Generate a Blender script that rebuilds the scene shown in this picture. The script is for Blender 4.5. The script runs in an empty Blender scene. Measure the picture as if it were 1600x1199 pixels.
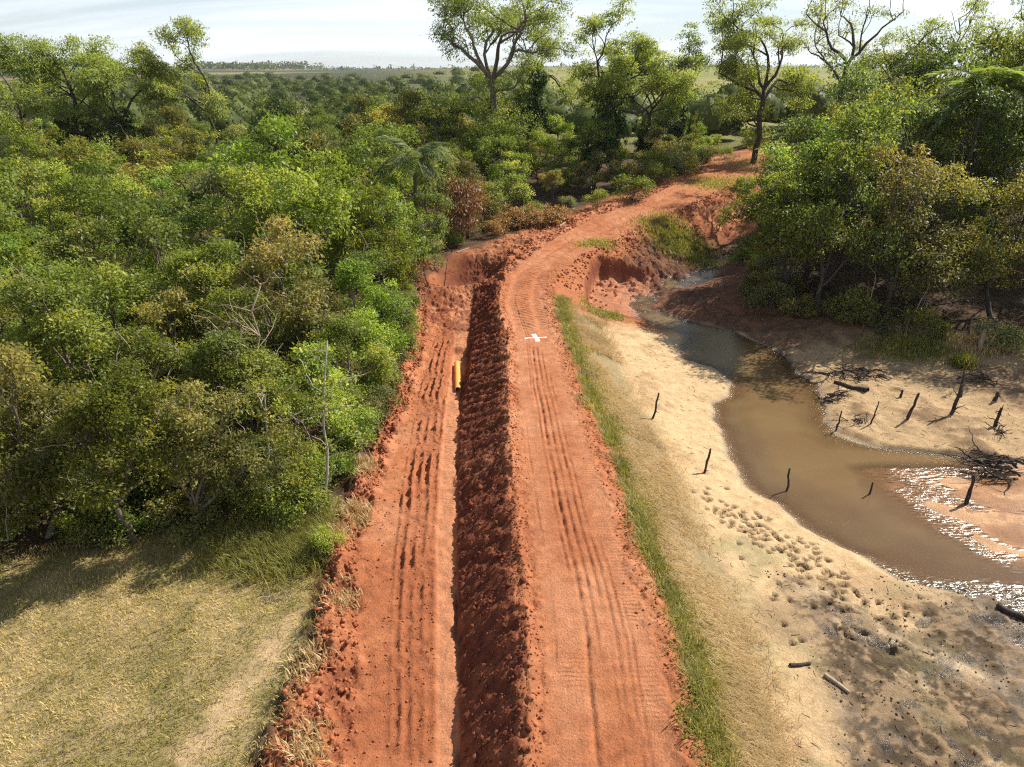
import bpy, math
import numpy as np

# ------------------------------------------------------------------ camera, sky, sun, exposure
SC = bpy.context.scene
COL = SC.collection
SC.view_settings.view_transform = 'Standard'
SC.view_settings.look = 'None'
SC.view_settings.gamma = 1.0
SC.view_settings.use_curve_mapping = False
SC.view_settings.exposure = 0.60
SC.cycles.use_denoising = False
SC.cycles.filter_width = 1.2
SC.cycles.max_bounces = 7
SC.cycles.diffuse_bounces = 3
SC.cycles.glossy_bounces = 3
SC.cycles.transmission_bounces = 4
SC.cycles.transparent_max_bounces = 8
SC.cycles.sample_clamp_indirect = 6.0
SC.cycles.use_adaptive_sampling = True
SC.cycles.adaptive_threshold = 0.012

CAM_H = 15.0
cam_data = bpy.data.cameras.new('camera')
cam_data.sensor_width = 36.0
cam_data.lens = 36.0 * 1110.0 / 1600.0
cam_data.clip_start = 0.1
cam_data.clip_end = 20000.0
cam = bpy.data.objects.new('camera', cam_data)
cam.location = (0, 0, CAM_H)
cam.rotation_euler = (math.radians(90.0 - 23.71), 0, 0)
COL.objects.link(cam)
SC.camera = cam

SUN_AZ = math.radians(34.0)     # direction towards the sun, counted from +x to +y
SUN_EL = math.radians(44.0)
world = bpy.data.worlds.new('World')
SC.world = world
world.use_nodes = True
wn, wl = world.node_tree.nodes, world.node_tree.links
wn.clear()
w_out = wn.new('ShaderNodeOutputWorld')
w_bg = wn.new('ShaderNodeBackground')
w_bg.inputs['Strength'].default_value = 0.062
sky = wn.new('ShaderNodeTexSky')
sky.sky_type = 'NISHITA'
sky.sun_disc = False
sky.sun_elevation = SUN_EL
sky.sun_rotation = math.pi / 2 - SUN_AZ
sky.altitude = 300
sky.air_density = 1.0
sky.dust_density = 0.35
sky.ozone_density = 2.5
# thin streaky cirrus, the same in every direction of the sky dome
tc = wn.new('ShaderNodeTexCoord')
sep = wn.new('ShaderNodeSeparateXYZ')
wl.new(tc.outputs['Generated'], sep.inputs[0])
zadd = wn.new('ShaderNodeMath'); zadd.operation = 'ADD'; zadd.inputs[1].default_value = 0.16
zabs = wn.new('ShaderNodeMath'); zabs.operation = 'ABSOLUTE'
wl.new(sep.outputs['Z'], zabs.inputs[0]); wl.new(zabs.outputs[0], zadd.inputs[0])
dx = wn.new('ShaderNodeMath'); dx.operation = 'DIVIDE'
dy = wn.new('ShaderNodeMath'); dy.operation = 'DIVIDE'
wl.new(sep.outputs['X'], dx.inputs[0]); wl.new(zadd.outputs[0], dx.inputs[1])
wl.new(sep.outputs['Y'], dy.inputs[0]); wl.new(zadd.outputs[0], dy.inputs[1])
comb = wn.new('ShaderNodeCombineXYZ')
wl.new(dx.outputs[0], comb.inputs[0]); wl.new(dy.outputs[0], comb.inputs[1])
cmap = wn.new('ShaderNodeMapping')
cmap.inputs['Rotation'].default_value = (0, 0, 0.12)
cmap.inputs['Scale'].default_value = (0.22, 0.75, 1)
wl.new(comb.outputs[0], cmap.inputs[0])
cn = wn.new('ShaderNodeTexNoise')
cn.inputs['Scale'].default_value = 1.6
cn.inputs['Detail'].default_value = 7
cn.inputs['Roughness'].default_value = 0.55
cn.inputs['Distortion'].default_value = 0.6
wl.new(cmap.outputs[0], cn.inputs['Vector'])
cr = wn.new('ShaderNodeMapRange')
cr.inputs['From Min'].default_value = 0.40
cr.inputs['From Max'].default_value = 0.62
cr.inputs['To Min'].default_value = 0.45
cr.inputs['To Max'].default_value = 0.95
wl.new(cn.outputs['Fac'], cr.inputs['Value'])
cmix = wn.new('ShaderNodeMix'); cmix.data_type = 'RGBA'
cmix.inputs['B'].default_value = (11.9, 12.8, 13.8, 1)
# a thin layer looks denser towards the horizon, where the line of sight runs longer through it
pd = wn.new('ShaderNodeMath'); pd.operation = 'ADD'; pd.inputs[1].default_value = 0.05
pq = wn.new('ShaderNodeMath'); pq.operation = 'DIVIDE'; pq.inputs[0].default_value = 0.20; pq.use_clamp = True
wl.new(zabs.outputs[0], pd.inputs[0]); wl.new(pd.outputs[0], pq.inputs[1])
pm = wn.new('ShaderNodeMath'); pm.operation = 'MULTIPLY'
wl.new(cr.outputs[0], pm.inputs[0]); wl.new(pq.outputs[0], pm.inputs[1])
wl.new(pm.outputs[0], cmix.inputs['Factor'])
wl.new(sky.outputs[0], cmix.inputs['A'])
wl.new(cmix.outputs['Result'], w_bg.inputs['Color'])
wl.new(w_bg.outputs[0], w_out.inputs[0])

sun_data = bpy.data.lights.new('sun', 'SUN')
sun_data.energy = 5.0
sun_data.angle = math.radians(0.55)
sun_data.color = (1.0, 0.94, 0.84)
sun = bpy.data.objects.new('sun', sun_data)
sd = (math.cos(SUN_EL) * math.cos(SUN_AZ), math.cos(SUN_EL) * math.sin(SUN_AZ), math.sin(SUN_EL))
from mathutils import Vector
sun.rotation_euler = Vector(sd).to_track_quat('Z', 'Y').to_euler()
sun.location = (60, 40, 80)
COL.objects.link(sun)

# ------------------------------------------------------------------ helpers
def rng_of(seed): return np.random.default_rng(seed)
def norm(v): return v / np.maximum(np.linalg.norm(v, axis=-1, keepdims=True), 1e-9)
def sstep(x, a, b):
    t = np.clip((x - a) / (b - a), 0, 1)
    return t * t * (3 - 2 * t)
def lerp(a, b, t): return a + (b - a) * t

_PT = np.random.default_rng(99).random((256, 256))
def vnoise(x, y):
    xi = np.floor(x).astype(np.int64); yi = np.floor(y).astype(np.int64)
    fx = x - xi; fy = y - yi
    fx = fx * fx * (3 - 2 * fx); fy = fy * fy * (3 - 2 * fy)
    a = _PT[xi & 255, yi & 255]; b = _PT[(xi + 1) & 255, yi & 255]
    c = _PT[xi & 255, (yi + 1) & 255]; d = _PT[(xi + 1) & 255, (yi + 1) & 255]
    return (a + (b - a) * fx) * (1 - fy) + (c + (d - c) * fx) * fy
def fbm(x, y, s, oct=4, seed=0, rough=0.5):
    """0-centred fractal noise, feature size s metres, range about -1..1"""
    o = np.zeros(np.broadcast(x, y).shape); amp = 1.0; tot = 0
    f = 1.0 / s
    ca, sa = 0.8, 0.6
    X, Y = x * f + seed * 17.3, y * f + seed * 9.1
    for k in range(oct):
        o = o + amp * (vnoise(X, Y) * 2 - 1); tot += amp; amp *= rough
        X, Y = (ca * X - sa * Y) * 2.03 + 5.2, (sa * X + ca * Y) * 2.03 + 1.7
    return o / tot * 1.6

def mesh_np(name, verts, faces, smooth=False, attrs=None, colors=None, mats=()):
    """faces: list of int arrays (n,k); attrs: {name: per-vertex float}; colors: {name: (n,3)}"""
    me = bpy.data.meshes.new(name)
    verts = np.asarray(verts, np.float32)
    me.vertices.add(len(verts)); me.vertices.foreach_set('co', verts.ravel())
    faces = [np.asarray(f, np.int32) for f in faces if len(f)]
    loops = np.concatenate([f.ravel() for f in faces])
    tot = np.concatenate([np.full(len(f), f.shape[1], np.int32) for f in faces])
    start = np.concatenate([[0], np.cumsum(tot)[:-1]]).astype(np.int32)
    me.loops.add(len(loops)); me.loops.foreach_set('vertex_index', loops)
    me.polygons.add(len(tot)); me.polygons.foreach_set('loop_start', start)
    me.polygons.foreach_set('loop_total', tot)
    if smooth: me.polygons.foreach_set('use_smooth', np.ones(len(tot), bool))
    for k, v in (attrs or {}).items():
        a = me.attributes.new(k, 'FLOAT', 'POINT'); a.data.foreach_set('value', np.asarray(v, np.float32))
    for k, v in (colors or {}).items():
        a = me.attributes.new(k, 'FLOAT_COLOR', 'POINT')
        c = np.ones((len(verts), 4), np.float32); c[:, :3] = v
        a.data.foreach_set('color', c.ravel())
    me.update(calc_edges=True)
    for m in mats: me.materials.append(m)
    return me

def link(name, me, parent=None, loc=None):
    o = bpy.data.objects.new(name, me); COL.objects.link(o)
    if parent is not None: o.parent = parent
    if loc is not None: o.location = loc
    return o
def empty(name, loc=(0, 0, 0), rz=0.0):
    o = bpy.data.objects.new(name, None); COL.objects.link(o)
    o.location = loc; o.rotation_euler = (0, 0, rz); o.empty_display_size = 0.3
    return o
def tag(o, label, cat, group=None, kind=None):
    o['label'] = label; o['category'] = cat
    if group: o['group'] = group
    if kind: o['kind'] = kind
    return o

class Tubes:
    """collects tapered tubes (limbs, stakes, twigs)"""
    def __init__(s): s.v = []; s.f = []; s.n = 0
    def add(s, pts, rad, sides=6, cap=True):
        pts = np.asarray(pts, float); rad = np.asarray(rad, float); n = len(pts)
        t = norm(np.gradient(pts, axis=0))
        ref = np.array([0.0, 0, 1]) if abs(t[0][2]) < 0.9 else np.array([1.0, 0, 0])
        u = norm(np.cross(t, ref)); w = np.cross(t, u)
        a = np.linspace(0, 2 * np.pi, sides, endpoint=False)
        ring = pts[:, None] + rad[:, None, None] * (np.cos(a)[None, :, None] * u[:, None] + np.sin(a)[None, :, None] * w[:, None])
        s.v.append(ring.reshape(-1, 3))
        i = np.arange(n - 1)[:, None] * sides; j = np.arange(sides)[None]; k = (j + 1) % sides
        s.f.append(np.stack([i + j, i + k, i + sides + k, i + sides + j], -1).reshape(-1, 4) + s.n)
        s.n += n * sides
        if cap and rad[-1] > 0.012:
            s.v.append(pts[-1:]); base = s.n - sides
            s.f.append(np.stack([base + j[0], base + k[0], np.full(sides, s.n), np.full(sides, s.n)], -1)[:, :3])
            s.n += 1
    def mesh(s, name, mat, smooth=True):
        q = [f for f in s.f if f.shape[1] == 4]; t = [f for f in s.f if f.shape[1] == 3]
        fs = []
        if q: fs.append(np.concatenate(q))
        if t: fs.append(np.concatenate(t))
        return mesh_np(name, np.concatenate(s.v), fs, smooth=smooth, mats=(mat,))
def wiggle(rng, p0, p1, n, amp, sag=0.0):
    p0 = np.asarray(p0, float); p1 = np.asarray(p1, float)
    t = np.linspace(0, 1, n)[:, None]
    L = np.linalg.norm(p1 - p0)
    d = np.cumsum(rng.normal(0, 1, (n, 3)), 0); d -= d[0]; d = d - t * d[-1]
    out = p0 + (p1 - p0) * t + d * amp * L / max(n, 2) ** 0.5
    out[:, 2] -= sag * L * 4 * (t * (1 - t))[:, 0]
    return out

# ------------------------------------------------------------------ materials
def new_mat(name):
    m = bpy.data.materials.new(name); m.use_nodes = True
    n, l = m.node_tree.nodes, m.node_tree.links; n.clear()
    out = n.new('ShaderNodeOutputMaterial')
    return m, n, l, out
def nd(n, typ, **kw):
    o = n.new(typ)
    for k, v in kw.items():
        if k in o.inputs: o.inputs[k].default_value = v
        else: setattr(o, k, v)
    return o

def mat_bark(name, c1, c2, scale=6.0, rough=0.9):
    m, n, l, out = new_mat(name)
    tc = nd(n, 'ShaderNodeTexCoord'); mp = nd(n, 'ShaderNodeMapping'); mp.inputs['Scale'].default_value = (1, 1, 0.25)
    l.new(tc.outputs['Object'], mp.inputs[0])
    no = nd(n, 'ShaderNodeTexNoise', Scale=scale, Detail=5.0, Roughness=0.7); l.new(mp.outputs[0], no.inputs['Vector'])
    mx = nd(n, 'ShaderNodeMix', data_type='RGBA'); mx.inputs['A'].default_value = (*c1, 1); mx.inputs['B'].default_value = (*c2, 1)
    mr = nd(n, 'ShaderNodeMapRange'); mr.inputs['From Min'].default_value = 0.35; mr.inputs['From Max'].default_value = 0.65
    l.new(no.outputs['Fac'], mr.inputs['Value']); l.new(mr.outputs[0], mx.inputs['Factor'])
    b = nd(n, 'ShaderNodeBsdfPrincipled', Roughness=rough)
    bp = nd(n, 'ShaderNodeBump', Strength=0.6, Distance=0.03); l.new(no.outputs['Fac'], bp.inputs['Height'])
    l.new(bp.outputs[0], b.inputs['Normal'])
    l.new(mx.outputs['Result'], b.inputs['Base Color']); l.new(b.outputs[0], out.inputs[0])
    return m

def mat_leaf(name, ca, cb, cc, trans=0.48, rough=0.5, var=0.25, spec=0.28, gain=(1.58, 1.50, 1.32), back=(1.5, 1.42, 0.6)):
    """ca..cb by the leaf's own tint, cc a rarer third colour (old or young leaves)"""
    m, n, l, out = new_mat(name)
    ca, cb, cc = (tuple(v * g for v, g in zip(c, gain)) for c in (ca, cb, cc))
    at = nd(n, 'ShaderNodeAttribute', attribute_name='tint')
    ramp = nd(n, 'ShaderNodeValToRGB')
    e = ramp.color_ramp.elements
    e[0].position = 0.15; e[0].color = (*ca, 1)
    e[1].position = 0.62; e[1].color = (*cb, 1)
    x = e.new(0.95); x.color = (*cc, 1)
    l.new(at.outputs['Fac'], ramp.inputs[0])
    oi = nd(n, 'ShaderNodeObjectInfo')
    hs = nd(n, 'ShaderNodeHueSaturation')
    mh = nd(n, 'ShaderNodeMapRange'); mh.inputs['To Min'].default_value = 0.5 - 0.014 * var * 4; mh.inputs['To Max'].default_value = 0.5 + 0.025 * var * 4
    l.new(oi.outputs['Random'], mh.inputs['Value']); l.new(mh.outputs[0], hs.inputs['Hue'])
    m2 = nd(n, 'ShaderNodeMath', operation='MULTIPLY'); m2.inputs[1].default_value = 7.31
    m3 = nd(n, 'ShaderNodeMath', operation='FRACT'); l.new(oi.outputs['Random'], m2.inputs[0]); l.new(m2.outputs[0], m3.inputs[0])
    mv = nd(n, 'ShaderNodeMapRange'); mv.inputs['To Min'].default_value = 1 - var * 1.2; mv.inputs['To Max'].default_value = 1 + var * 1.2
    l.new(m3.outputs[0], mv.inputs['Value']); l.new(mv.outputs[0], hs.inputs['Value'])
    l.new(ramp.outputs[0], hs.inputs['Color'])
    b = nd(n, 'ShaderNodeBsdfPrincipled', Roughness=rough); b.inputs['Specular IOR Level'].default_value = spec
    l.new(hs.outputs[0], b.inputs['Base Color'])
    tr = nd(n, 'ShaderNodeBsdfTranslucent')
    tcol = nd(n, 'ShaderNodeMix', data_type='RGBA', blend_type='MULTIPLY'); tcol.inputs['Factor'].default_value = 1
    tcol.inputs['B'].default_value = (*back, 1)
    l.new(hs.outputs[0], tcol.inputs['A']); l.new(tcol.outputs['Result'], tr.inputs['Color'])
    ms = nd(n, 'ShaderNodeMixShader'); ms.inputs[0].default_value = trans
    l.new(b.outputs[0], ms.inputs[1]); l.new(tr.outputs[0], ms.inputs[2]); l.new(ms.outputs[0], out.inputs[0])
    return m

def mat_plain(name, col, rough=0.7, noise=0.25, scale=8.0, spec=0.3):
    m, n, l, out = new_mat(name)
    tc = nd(n, 'ShaderNodeTexCoord')
    no = nd(n, 'ShaderNodeTexNoise', Scale=scale, Detail=6.0, Roughness=0.65); l.new(tc.outputs['Object'], no.inputs['Vector'])
    mr = nd(n, 'ShaderNodeMapRange'); mr.inputs['From Min'].default_value = 0.3; mr.inputs['From Max'].default_value = 0.7
    mr.inputs['To Min'].default_value = 1 - noise; mr.inputs['To Max'].default_value = 1 + noise
    l.new(no.outputs['Fac'], mr.inputs['Value'])
    mx = nd(n, 'ShaderNodeMix', data_type='RGBA', blend_type='MULTIPLY'); mx.inputs['Factor'].default_value = 1
    mx.inputs['A'].default_value = (*col, 1); l.new(mr.outputs[0], mx.inputs['B'])
    b = nd(n, 'ShaderNodeBsdfPrincipled', Roughness=rough); b.inputs['Specular IOR Level'].default_value = spec
    bp = nd(n, 'ShaderNodeBump', Strength=0.4, Distance=0.02); l.new(no.outputs['Fac'], bp.inputs['Height']); l.new(bp.outputs[0], b.inputs['Normal'])
    l.new(mx.outputs['Result'], b.inputs['Base Color']); l.new(b.outputs[0], out.inputs[0])
    return m

def mat_ground():
    """soil colours come from the surface itself (attribute 'soil'); wet: film of water; tread: machine track marks"""
    m, n, l, out = new_mat('ground_soil')
    col = nd(n, 'ShaderNodeAttribute', attribute_name='soil')
    wet = nd(n, 'ShaderNodeAttribute', attribute_name='wet')
    tread = nd(n, 'ShaderNodeAttribute', attribute_name='tread')
    geo = nd(n, 'ShaderNodeNewGeometry')
    n1 = nd(n, 'ShaderNodeTexNoise', Scale=2.2, Detail=9.0, Roughness=0.68); l.new(geo.outputs['Position'], n1.inputs['Vector'])
    n2 = nd(n, 'ShaderNodeTexNoise', Scale=14.0, Detail=6.0, Roughness=0.7); l.new(geo.outputs['Position'], n2.inputs['Vector'])
    mr = nd(n, 'ShaderNodeMapRange'); mr.inputs['From Min'].default_value = 0.3; mr.inputs['From Max'].default_value = 0.7
    mr.inputs['To Min'].default_value = 0.74; mr.inputs['To Max'].default_value = 1.24
    l.new(n1.outputs['Fac'], mr.inputs['Value'])
    mr2 = nd(n, 'ShaderNodeMapRange'); mr2.inputs['From Min'].default_value = 0.32; mr2.inputs['From Max'].default_value = 0.68
    mr2.inputs['To Min'].default_value = 0.8; mr2.inputs['To Max'].default_value = 1.18
    l.new(n2.outputs['Fac'], mr2.inputs['Value'])
    mm = nd(n, 'ShaderNodeMath', operation='MULTIPLY'); l.new(mr.outputs[0], mm.inputs[0]); l.new(mr2.outputs[0], mm.inputs[1])
    mx = nd(n, 'ShaderNodeMix', data_type='RGBA', blend_type='MULTIPLY'); mx.inputs['Factor'].default_value = 1
    l.new(col.outputs['Color'], mx.inputs['A']); l.new(mm.outputs[0], mx.inputs['B'])
    rr = nd(n, 'ShaderNodeMapRange'); rr.inputs['To Min'].default_value = 0.95; rr.inputs['To Max'].default_value = 0.16
    l.new(wet.outputs['Fac'], rr.inputs['Value'])
    sp = nd(n, 'ShaderNodeMapRange'); sp.inputs['To Min'].default_value = 0.12; sp.inputs['To Max'].default_value = 0.6
    l.new(wet.outputs['Fac'], sp.inputs['Value'])
    b = nd(n, 'ShaderNodeBsdfPrincipled')
    l.new(mx.outputs['Result'], b.inputs['Base Color']); l.new(rr.outputs[0], b.inputs['Roughness']); l.new(sp.outputs[0], b.inputs['Specular IOR Level'])
    # relief: crumbs + cleat marks across the wheel lanes
    wv = nd(n, 'ShaderNodeTexWave', wave_type='BANDS', bands_direction='Y', Scale=1.9, Distortion=4.0, Detail=3.0)
    wv.inputs['Detail Scale'].default_value = 1.6
    l.new(geo.outputs['Position'], wv.inputs['Vector'])
    tm = nd(n, 'ShaderNodeMath', operation='MULTIPLY'); l.new(wv.outputs['Fac'], tm.inputs[0]); l.new(tread.outputs['Fac'], tm.inputs[1])
    ad = nd(n, 'ShaderNodeMath', operation='ADD'); l.new(n2.outputs['Fac'], ad.inputs[0]); l.new(tm.outputs[0], ad.inputs[1])
    n3 = nd(n, 'ShaderNodeTexNoise', Scale=45.0, Detail=3.0); l.new(geo.outputs['Position'], n3.inputs['Vector'])
    a3 = nd(n, 'ShaderNodeMath', operation='MULTIPLY_ADD'); a3.inputs[1].default_value = 0.35
    l.new(n3.outputs['Fac'], a3.inputs[0]); l.new(ad.outputs[0], a3.inputs[2])
    bp = nd(n, 'ShaderNodeBump', Strength=0.9, Distance=0.085); l.new(a3.outputs[0], bp.inputs['Height']); l.new(bp.outputs[0], b.inputs['Normal'])
    l.new(b.outputs[0], out.inputs[0])
    return m

# ------------------------------------------------------------------ terrain
# break lines of the embankment, x as a function of y (metres)
def line(*pts):
    p = np.array(pts, float)
    return lambda y: np.interp(y, p[:, 0], p[:, 1])
K = 1.0245
LA = line((12.8, -6.5), (17.2, -6.25), (22.2, -6.92), (29.7, -6.55), (37.3, -6.6), (45, -6.9), (53, -7.5), (60, -7.0))
LB = line((12.9, -4.5), (17.4, -5.2), (22.5, -6.25), (30.1, -6.15), (37.7, -5.95), (45.5, -6.1), (54, -7.0), (60, -6.4))
LC = line((13, -3.2), (17.6, -3.9), (22.6, -4.45), (30.3, -4.95), (38, -5.25), (45.8, -5.27), (54, -6.1), (60, -5.8))
LD = line((13, -2.02), (17.6, -2.47), (22.6, -2.96), (30.3, -3.41), (38, -3.75), (45.8, -3.95), (54, -5.1), (60, -5))
LE = line((13, -1.34), (17.6, -1.72), (22.6, -2.12), (30.3, -2.63), (38, -2.92), (45.8, -2.95), (54, -3.05), (60, -3))
LF = line((11.7, 0.45), (15.8, 0.5), (20.3, 0.27), (27.2, 0), (34.1, -0.17), (41.2, -0.25), (48.9, -1.0), (55.9, -0.5), (62.4, 1.7), (69, 4.4),
          (75.7, 8.8), (83.1, 15.4), (93, 22.0), (100.7, 27), (110, 33), (130, 47), (160, 66), (200, 85))
LG = line((11.7, 4.6), (15.8, 4.72), (20.3, 4.37), (27.2, 4.04), (34.1, 3.53), (41.2, 3.23), (48.9, 2.97), (55.9, 3.6), (62.4, 6.0), (69, 10.0),
          (75.7, 15.6), (83.1, 21.8), (93, 29.5), (100.7, 33.6), (110, 38.5), (130, 52), (160, 71), (200, 90))
LS = line((12.8, 7.2), (17.4, 7.67), (22.4, 7.4), (29.9, 7.5), (37.5, 6.83), (45.3, 6.5), (53, 6.6))
LWL = line((10, 19), (17, 19), (20.7, 16.6), (21.6, 14.6), (23, 13.8), (24.7, 12.6), (27.2, 11.4), (29.1, 10.9), (31, 11), (33.3, 11.1), (34.8, 11.1),
           (37.1, 11.6), (38.1, 13.0), (40, 13.6), (42.6, 13.4), (44.3, 11.3), (47, 12.0), (49.4, 12.5), (52.8, 10.2), (56, 10.0), (60, 12.5), (64, 16.5), (70, 19.5), (78, 24))
LWR = line((10, 60), (27, 60), (29.1, 27), (30.9, 22.3), (31.9, 18.5), (33.3, 17.3), (34.8, 17.1), (37.1, 17.9), (40, 18.3), (44.3, 18.2), (49.4, 16.8),
           (52.8, 13.2), (56, 11.2), (60, 13.8), (64, 18.6), (70, 21), (78, 25))
LR = line((10, 66), (24, 62), (30, 46), (36, 38), (41.5, 32.5), (43.8, 30.5), (45.6, 26.2), (49, 21.5), (53.8, 17.6), (60, 19.5), (67, 21.5), (75, 25), (90, 34), (130, 56), (200, 95))
ZR = line((0, 0), (54, 0), (59, -0.15), (64, 0.1), (69, 0.3), (75.7, 0.9), (83, 1.7), (93, 2.5), (101, 3.0), (130, 3.5), (200, 4.0))
WATER_Z = -2.6

def spaced(parts):
    out = []
    for a, b, s in parts:
        out.append(np.linspace(a, b, max(2, int(round((b - a) / s))), endpoint=False))
    return np.concatenate(out)
def geo_out(a, b, s, g):
    o = [a]
    while o[-1] < b: o.append(o[-1] + s); s *= g
    return np.array(o)
XS = np.concatenate([-geo_out(34, 5200, 1.2, 1.12)[::-1], spaced([(-33, -16, 0.5), (-16, -7.6, 0.16), (-7.6, -0.4, 0.056), (-0.4, 4.9, 0.042), (4.9, 5.6, 0.055), (5.6, 8, 0.1), (8, 14, 0.095), (14, 24, 0.13), (24, 36, 0.28), (36, 60, 0.7)]), geo_out(60, 5200, 1.2, 1.12)])
YS = np.concatenate([-geo_out(1.5, 250, 2, 1.3)[::-1], spaced([(0, 9, 0.6), (9, 48, 0.085), (48, 70, 0.12), (70, 108, 0.4), (108, 160, 1.0)]), geo_out(160, 7000, 1.6, 1.06)])

def noise_rows(y, s, seed): return fbm(y, y * 0 + seed * 3.3, s, 3, seed)

def terrain():
    X, Y = np.meshgrid(XS, YS)
    Z = np.empty_like(X)
    for i, y in enumerate(YS):
        A, B, C, D, E, F, G, S = (float(f(y)) for f in (LA, LB, LC, LD, LE, LF, LG, LS))
        A += 0.35 * float(noise_rows(np.array(y), 1.3, 1)); B += 0.3 * float(noise_rows(np.array(y), 1.6, 2))
        F += 0.10 * float(noise_rows(np.array(y), 0.9, 3)); G += 0.14 * float(noise_rows(np.array(y), 1.2, 4))
        E += 0.13 * float(noise_rows(np.array(y), 1.1, 8)) * min(1, max(0, (34 - y) / 4 + .35))
        wl_, wr_ = float(LWL(y)), float(LWR(y))
        wl_ += 0.25 * float(noise_rows(np.array(y), 1.7, 5)); wr_ += 0.35 * float(noise_rows(np.array(y), 2.3, 6))
        R = max(float(LR(y)), wr_ + 2.0)
        zr = float(ZR(y))
        S2 = min(S, wl_ - 2.4)
        depth = 0.42 if y > 31 else lerp(0.10, 0.42, min(1, max(0, (y - 20) / 9)))
        midx = (wl_ + wr_) / 2
        xn = [-5000, -60, -22, A - 4, A, lerp(A, B, .45), B, C, D, D + .1, E - .10, E, E + .07, F - .3, F, F + .3, G - .35, G, G + 1.1, S2, lerp(S2, wl_, .5), wl_ - .5, wl_, wl_ + .9,
              max(min(midx, wl_ + 5), wl_ + .95), max(wr_ - .9, wl_ + 1.0), wr_ + .05, wr_ + 1.0, R, R + 15, R + 60, 5000]
        zn = [-3, -2.4, -2.1, -1.5, -1.36, -1.22, -1.62, -1.7, -1.68, -1.76, -1.78, -1.73, -1.60, .02, .12, 0, 0, -.06, -.62, -1.66, -2.15, -2.45, -2.6, -2.6 - depth * .55,
              -2.6 - depth, -2.6 - depth * .6, -2.6, -2.35, -1.5, -0.6, 0.8, 2]
        near = np.interp(XS, xn, zn)
        sx = max(midx, G + 5.5); szz = -2.72 if y < 72 else lerp(-2.72, zr - 0.8, min(1, (y - 72) / 14))
        xf = [-5000, F - 60, F - 14, F - 5, F - .6, F, G, G + .7, (G + sx) / 2, sx - .9, sx + .9, sx + 3.5, sx + 9, sx + 60, 5000]
        zf = [zr - 3, zr - 2.2, zr * .6 - 1.0, zr - .35, zr + .05, zr, zr, zr - .15, lerp(zr - .5, szz, .45), szz, szz, lerp(szz, zr, .35), lerp(szz, zr, .75), zr + 1.5, zr + 3]
        far = np.interp(XS, xf, zf)
        t = float(sstep(np.array(y), 52.5, 58.5))
        Z[i] = lerp(near, far, t)
    # regional relief beyond the valley
    side = sstep(X / np.maximum(Y, 1), -0.22, 0.06)
    zl = np.interp(Y, [150, 300, 700, 1500, 4000, 7000], [-1, 0, 3.5, 11, 27, 36])
    zq = np.interp(Y, [150, 250, 600, 1500, 4000, 7000], [3, 4.8, 10.0, 19.5, 29, 36])
    ZF = lerp(zl, zq, side) + fbm(X, Y, 420, 3, 7) * np.interp(Y, [150, 800, 3000], [0, 2.0, 7])
    Z = lerp(Z, ZF, sstep(Y, 118, 210))
    Z = np.where((np.abs(X) > 220) & (Y <= 210), lerp(Z, 0, 0.0), Z)

    f = lambda L: L(Y)
    A, B, C, D, E, F, G, S = (f(L) for L in (LA, LB, LC, LD, LE, LF, LG, LS))
    WL, WR, R = f(LWL), f(LWR), f(LR)
    nearm = 1 - sstep(Y, 54, 60)
    def band(a, b, e=0.12): return sstep(X, a - e, a + e) * (1 - sstep(X, b - e, b + e))
    road = band(F + .05, G - .05, .1)
    bench = band(B, E, .2) * nearm
    slope = band(E, F, .08) * (1 - sstep(Y, 55, 58))
    left_edge = band(A - .4, B + .35, .25) * nearm
    u = (X - F) / (G - F)
    # ---- pits and washed-out gully at the crossing
    pit = np.exp(-(((X + 3.6) / 2.6) ** 4 + ((Y - 60.5) / 3.6) ** 4))
    pit *= sstep(F - X, 0.3, 1.1)
    Z -= 2.0 * pit
    gx = X - np.interp(Y, [50, 57, 62, 67], [8.2, 8.6, 9.6, 12.2])
    gul = sstep(-np.abs(gx - .3), -3.1, -2.3) * sstep(Y, 51.0, 53.5) * (1 - sstep(Y, 63.0, 64.0))
    gul *= sstep(X - G, 0.5, 1.4)
    gfl = -2.45 + 0.12 * fbm(X, Y, 1.5, 3, 21)
    Z = lerp(Z, np.minimum(Z, gfl), gul)
    gul2 = np.exp(-(((X - 14.2) / 1.0) ** 4 + ((Y - 63.2) / 2.2) ** 4)); Z -= 0.9 * gul2
    # spoil heap beside the gully
    Z += 0.55 * np.exp(-(((X - 13.6) / 1.5) ** 2 + ((Y - 59.6) / 2.6) ** 2)) * nearm ** 0
    # ---- relief of the worked soil
    n_big = fbm(X, Y, 3.0, 4, 11); n_med = fbm(X, Y, 0.8, 4, 12); n_sm = fbm(X, Y, 0.33, 3, 13); n_cl = fbm(X, Y, 0.5, 4, 14, 0.62)
    detail = (Y > 8) & (Y < 125) & (np.abs(X) < 70)
    clod = np.clip(np.abs(n_cl) * 1.3, 0, 1) ** 0.8
    slump = fbm(X * .7, Y, 2.4, 3, 15)
    clod2 = np.clip(np.abs(fbm(X, Y, .26, 3, 16, .65)) * 1.3, 0, 1)
    Z += slope * ((0.03 + .09 * sstep(slump, -.2, .7)) * (clod - .35) + (.06 + .05 * sstep(-slump, -.4, .5)) * (clod2 - .35) + 0.05 * n_sm + 0.11 * n_med + .14 * slump * np.clip((X - E) / np.maximum(F - E, .2), 0, 1))
    # rills left by the bucket down the spoil face
    Z += slope * 0.05 * np.sin((Y * 1.0 + X * 0.9) * 7 + n_big * 3) * sstep(Y, 26, 34) * (1 - sstep(Y, 47, 51))
    Z += left_edge * (0.32 * np.clip(n_med + .1, -0.7, 1) + 0.12 * (clod - .4) + .13 * (clod2 - .35) + .05)
    Z += bench * (0.03 * n_big + 0.028 * n_sm + .05 * (clod - .3) * sstep(fbm(X, Y, 2.6, 3, 37), -.1, .6))
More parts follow.
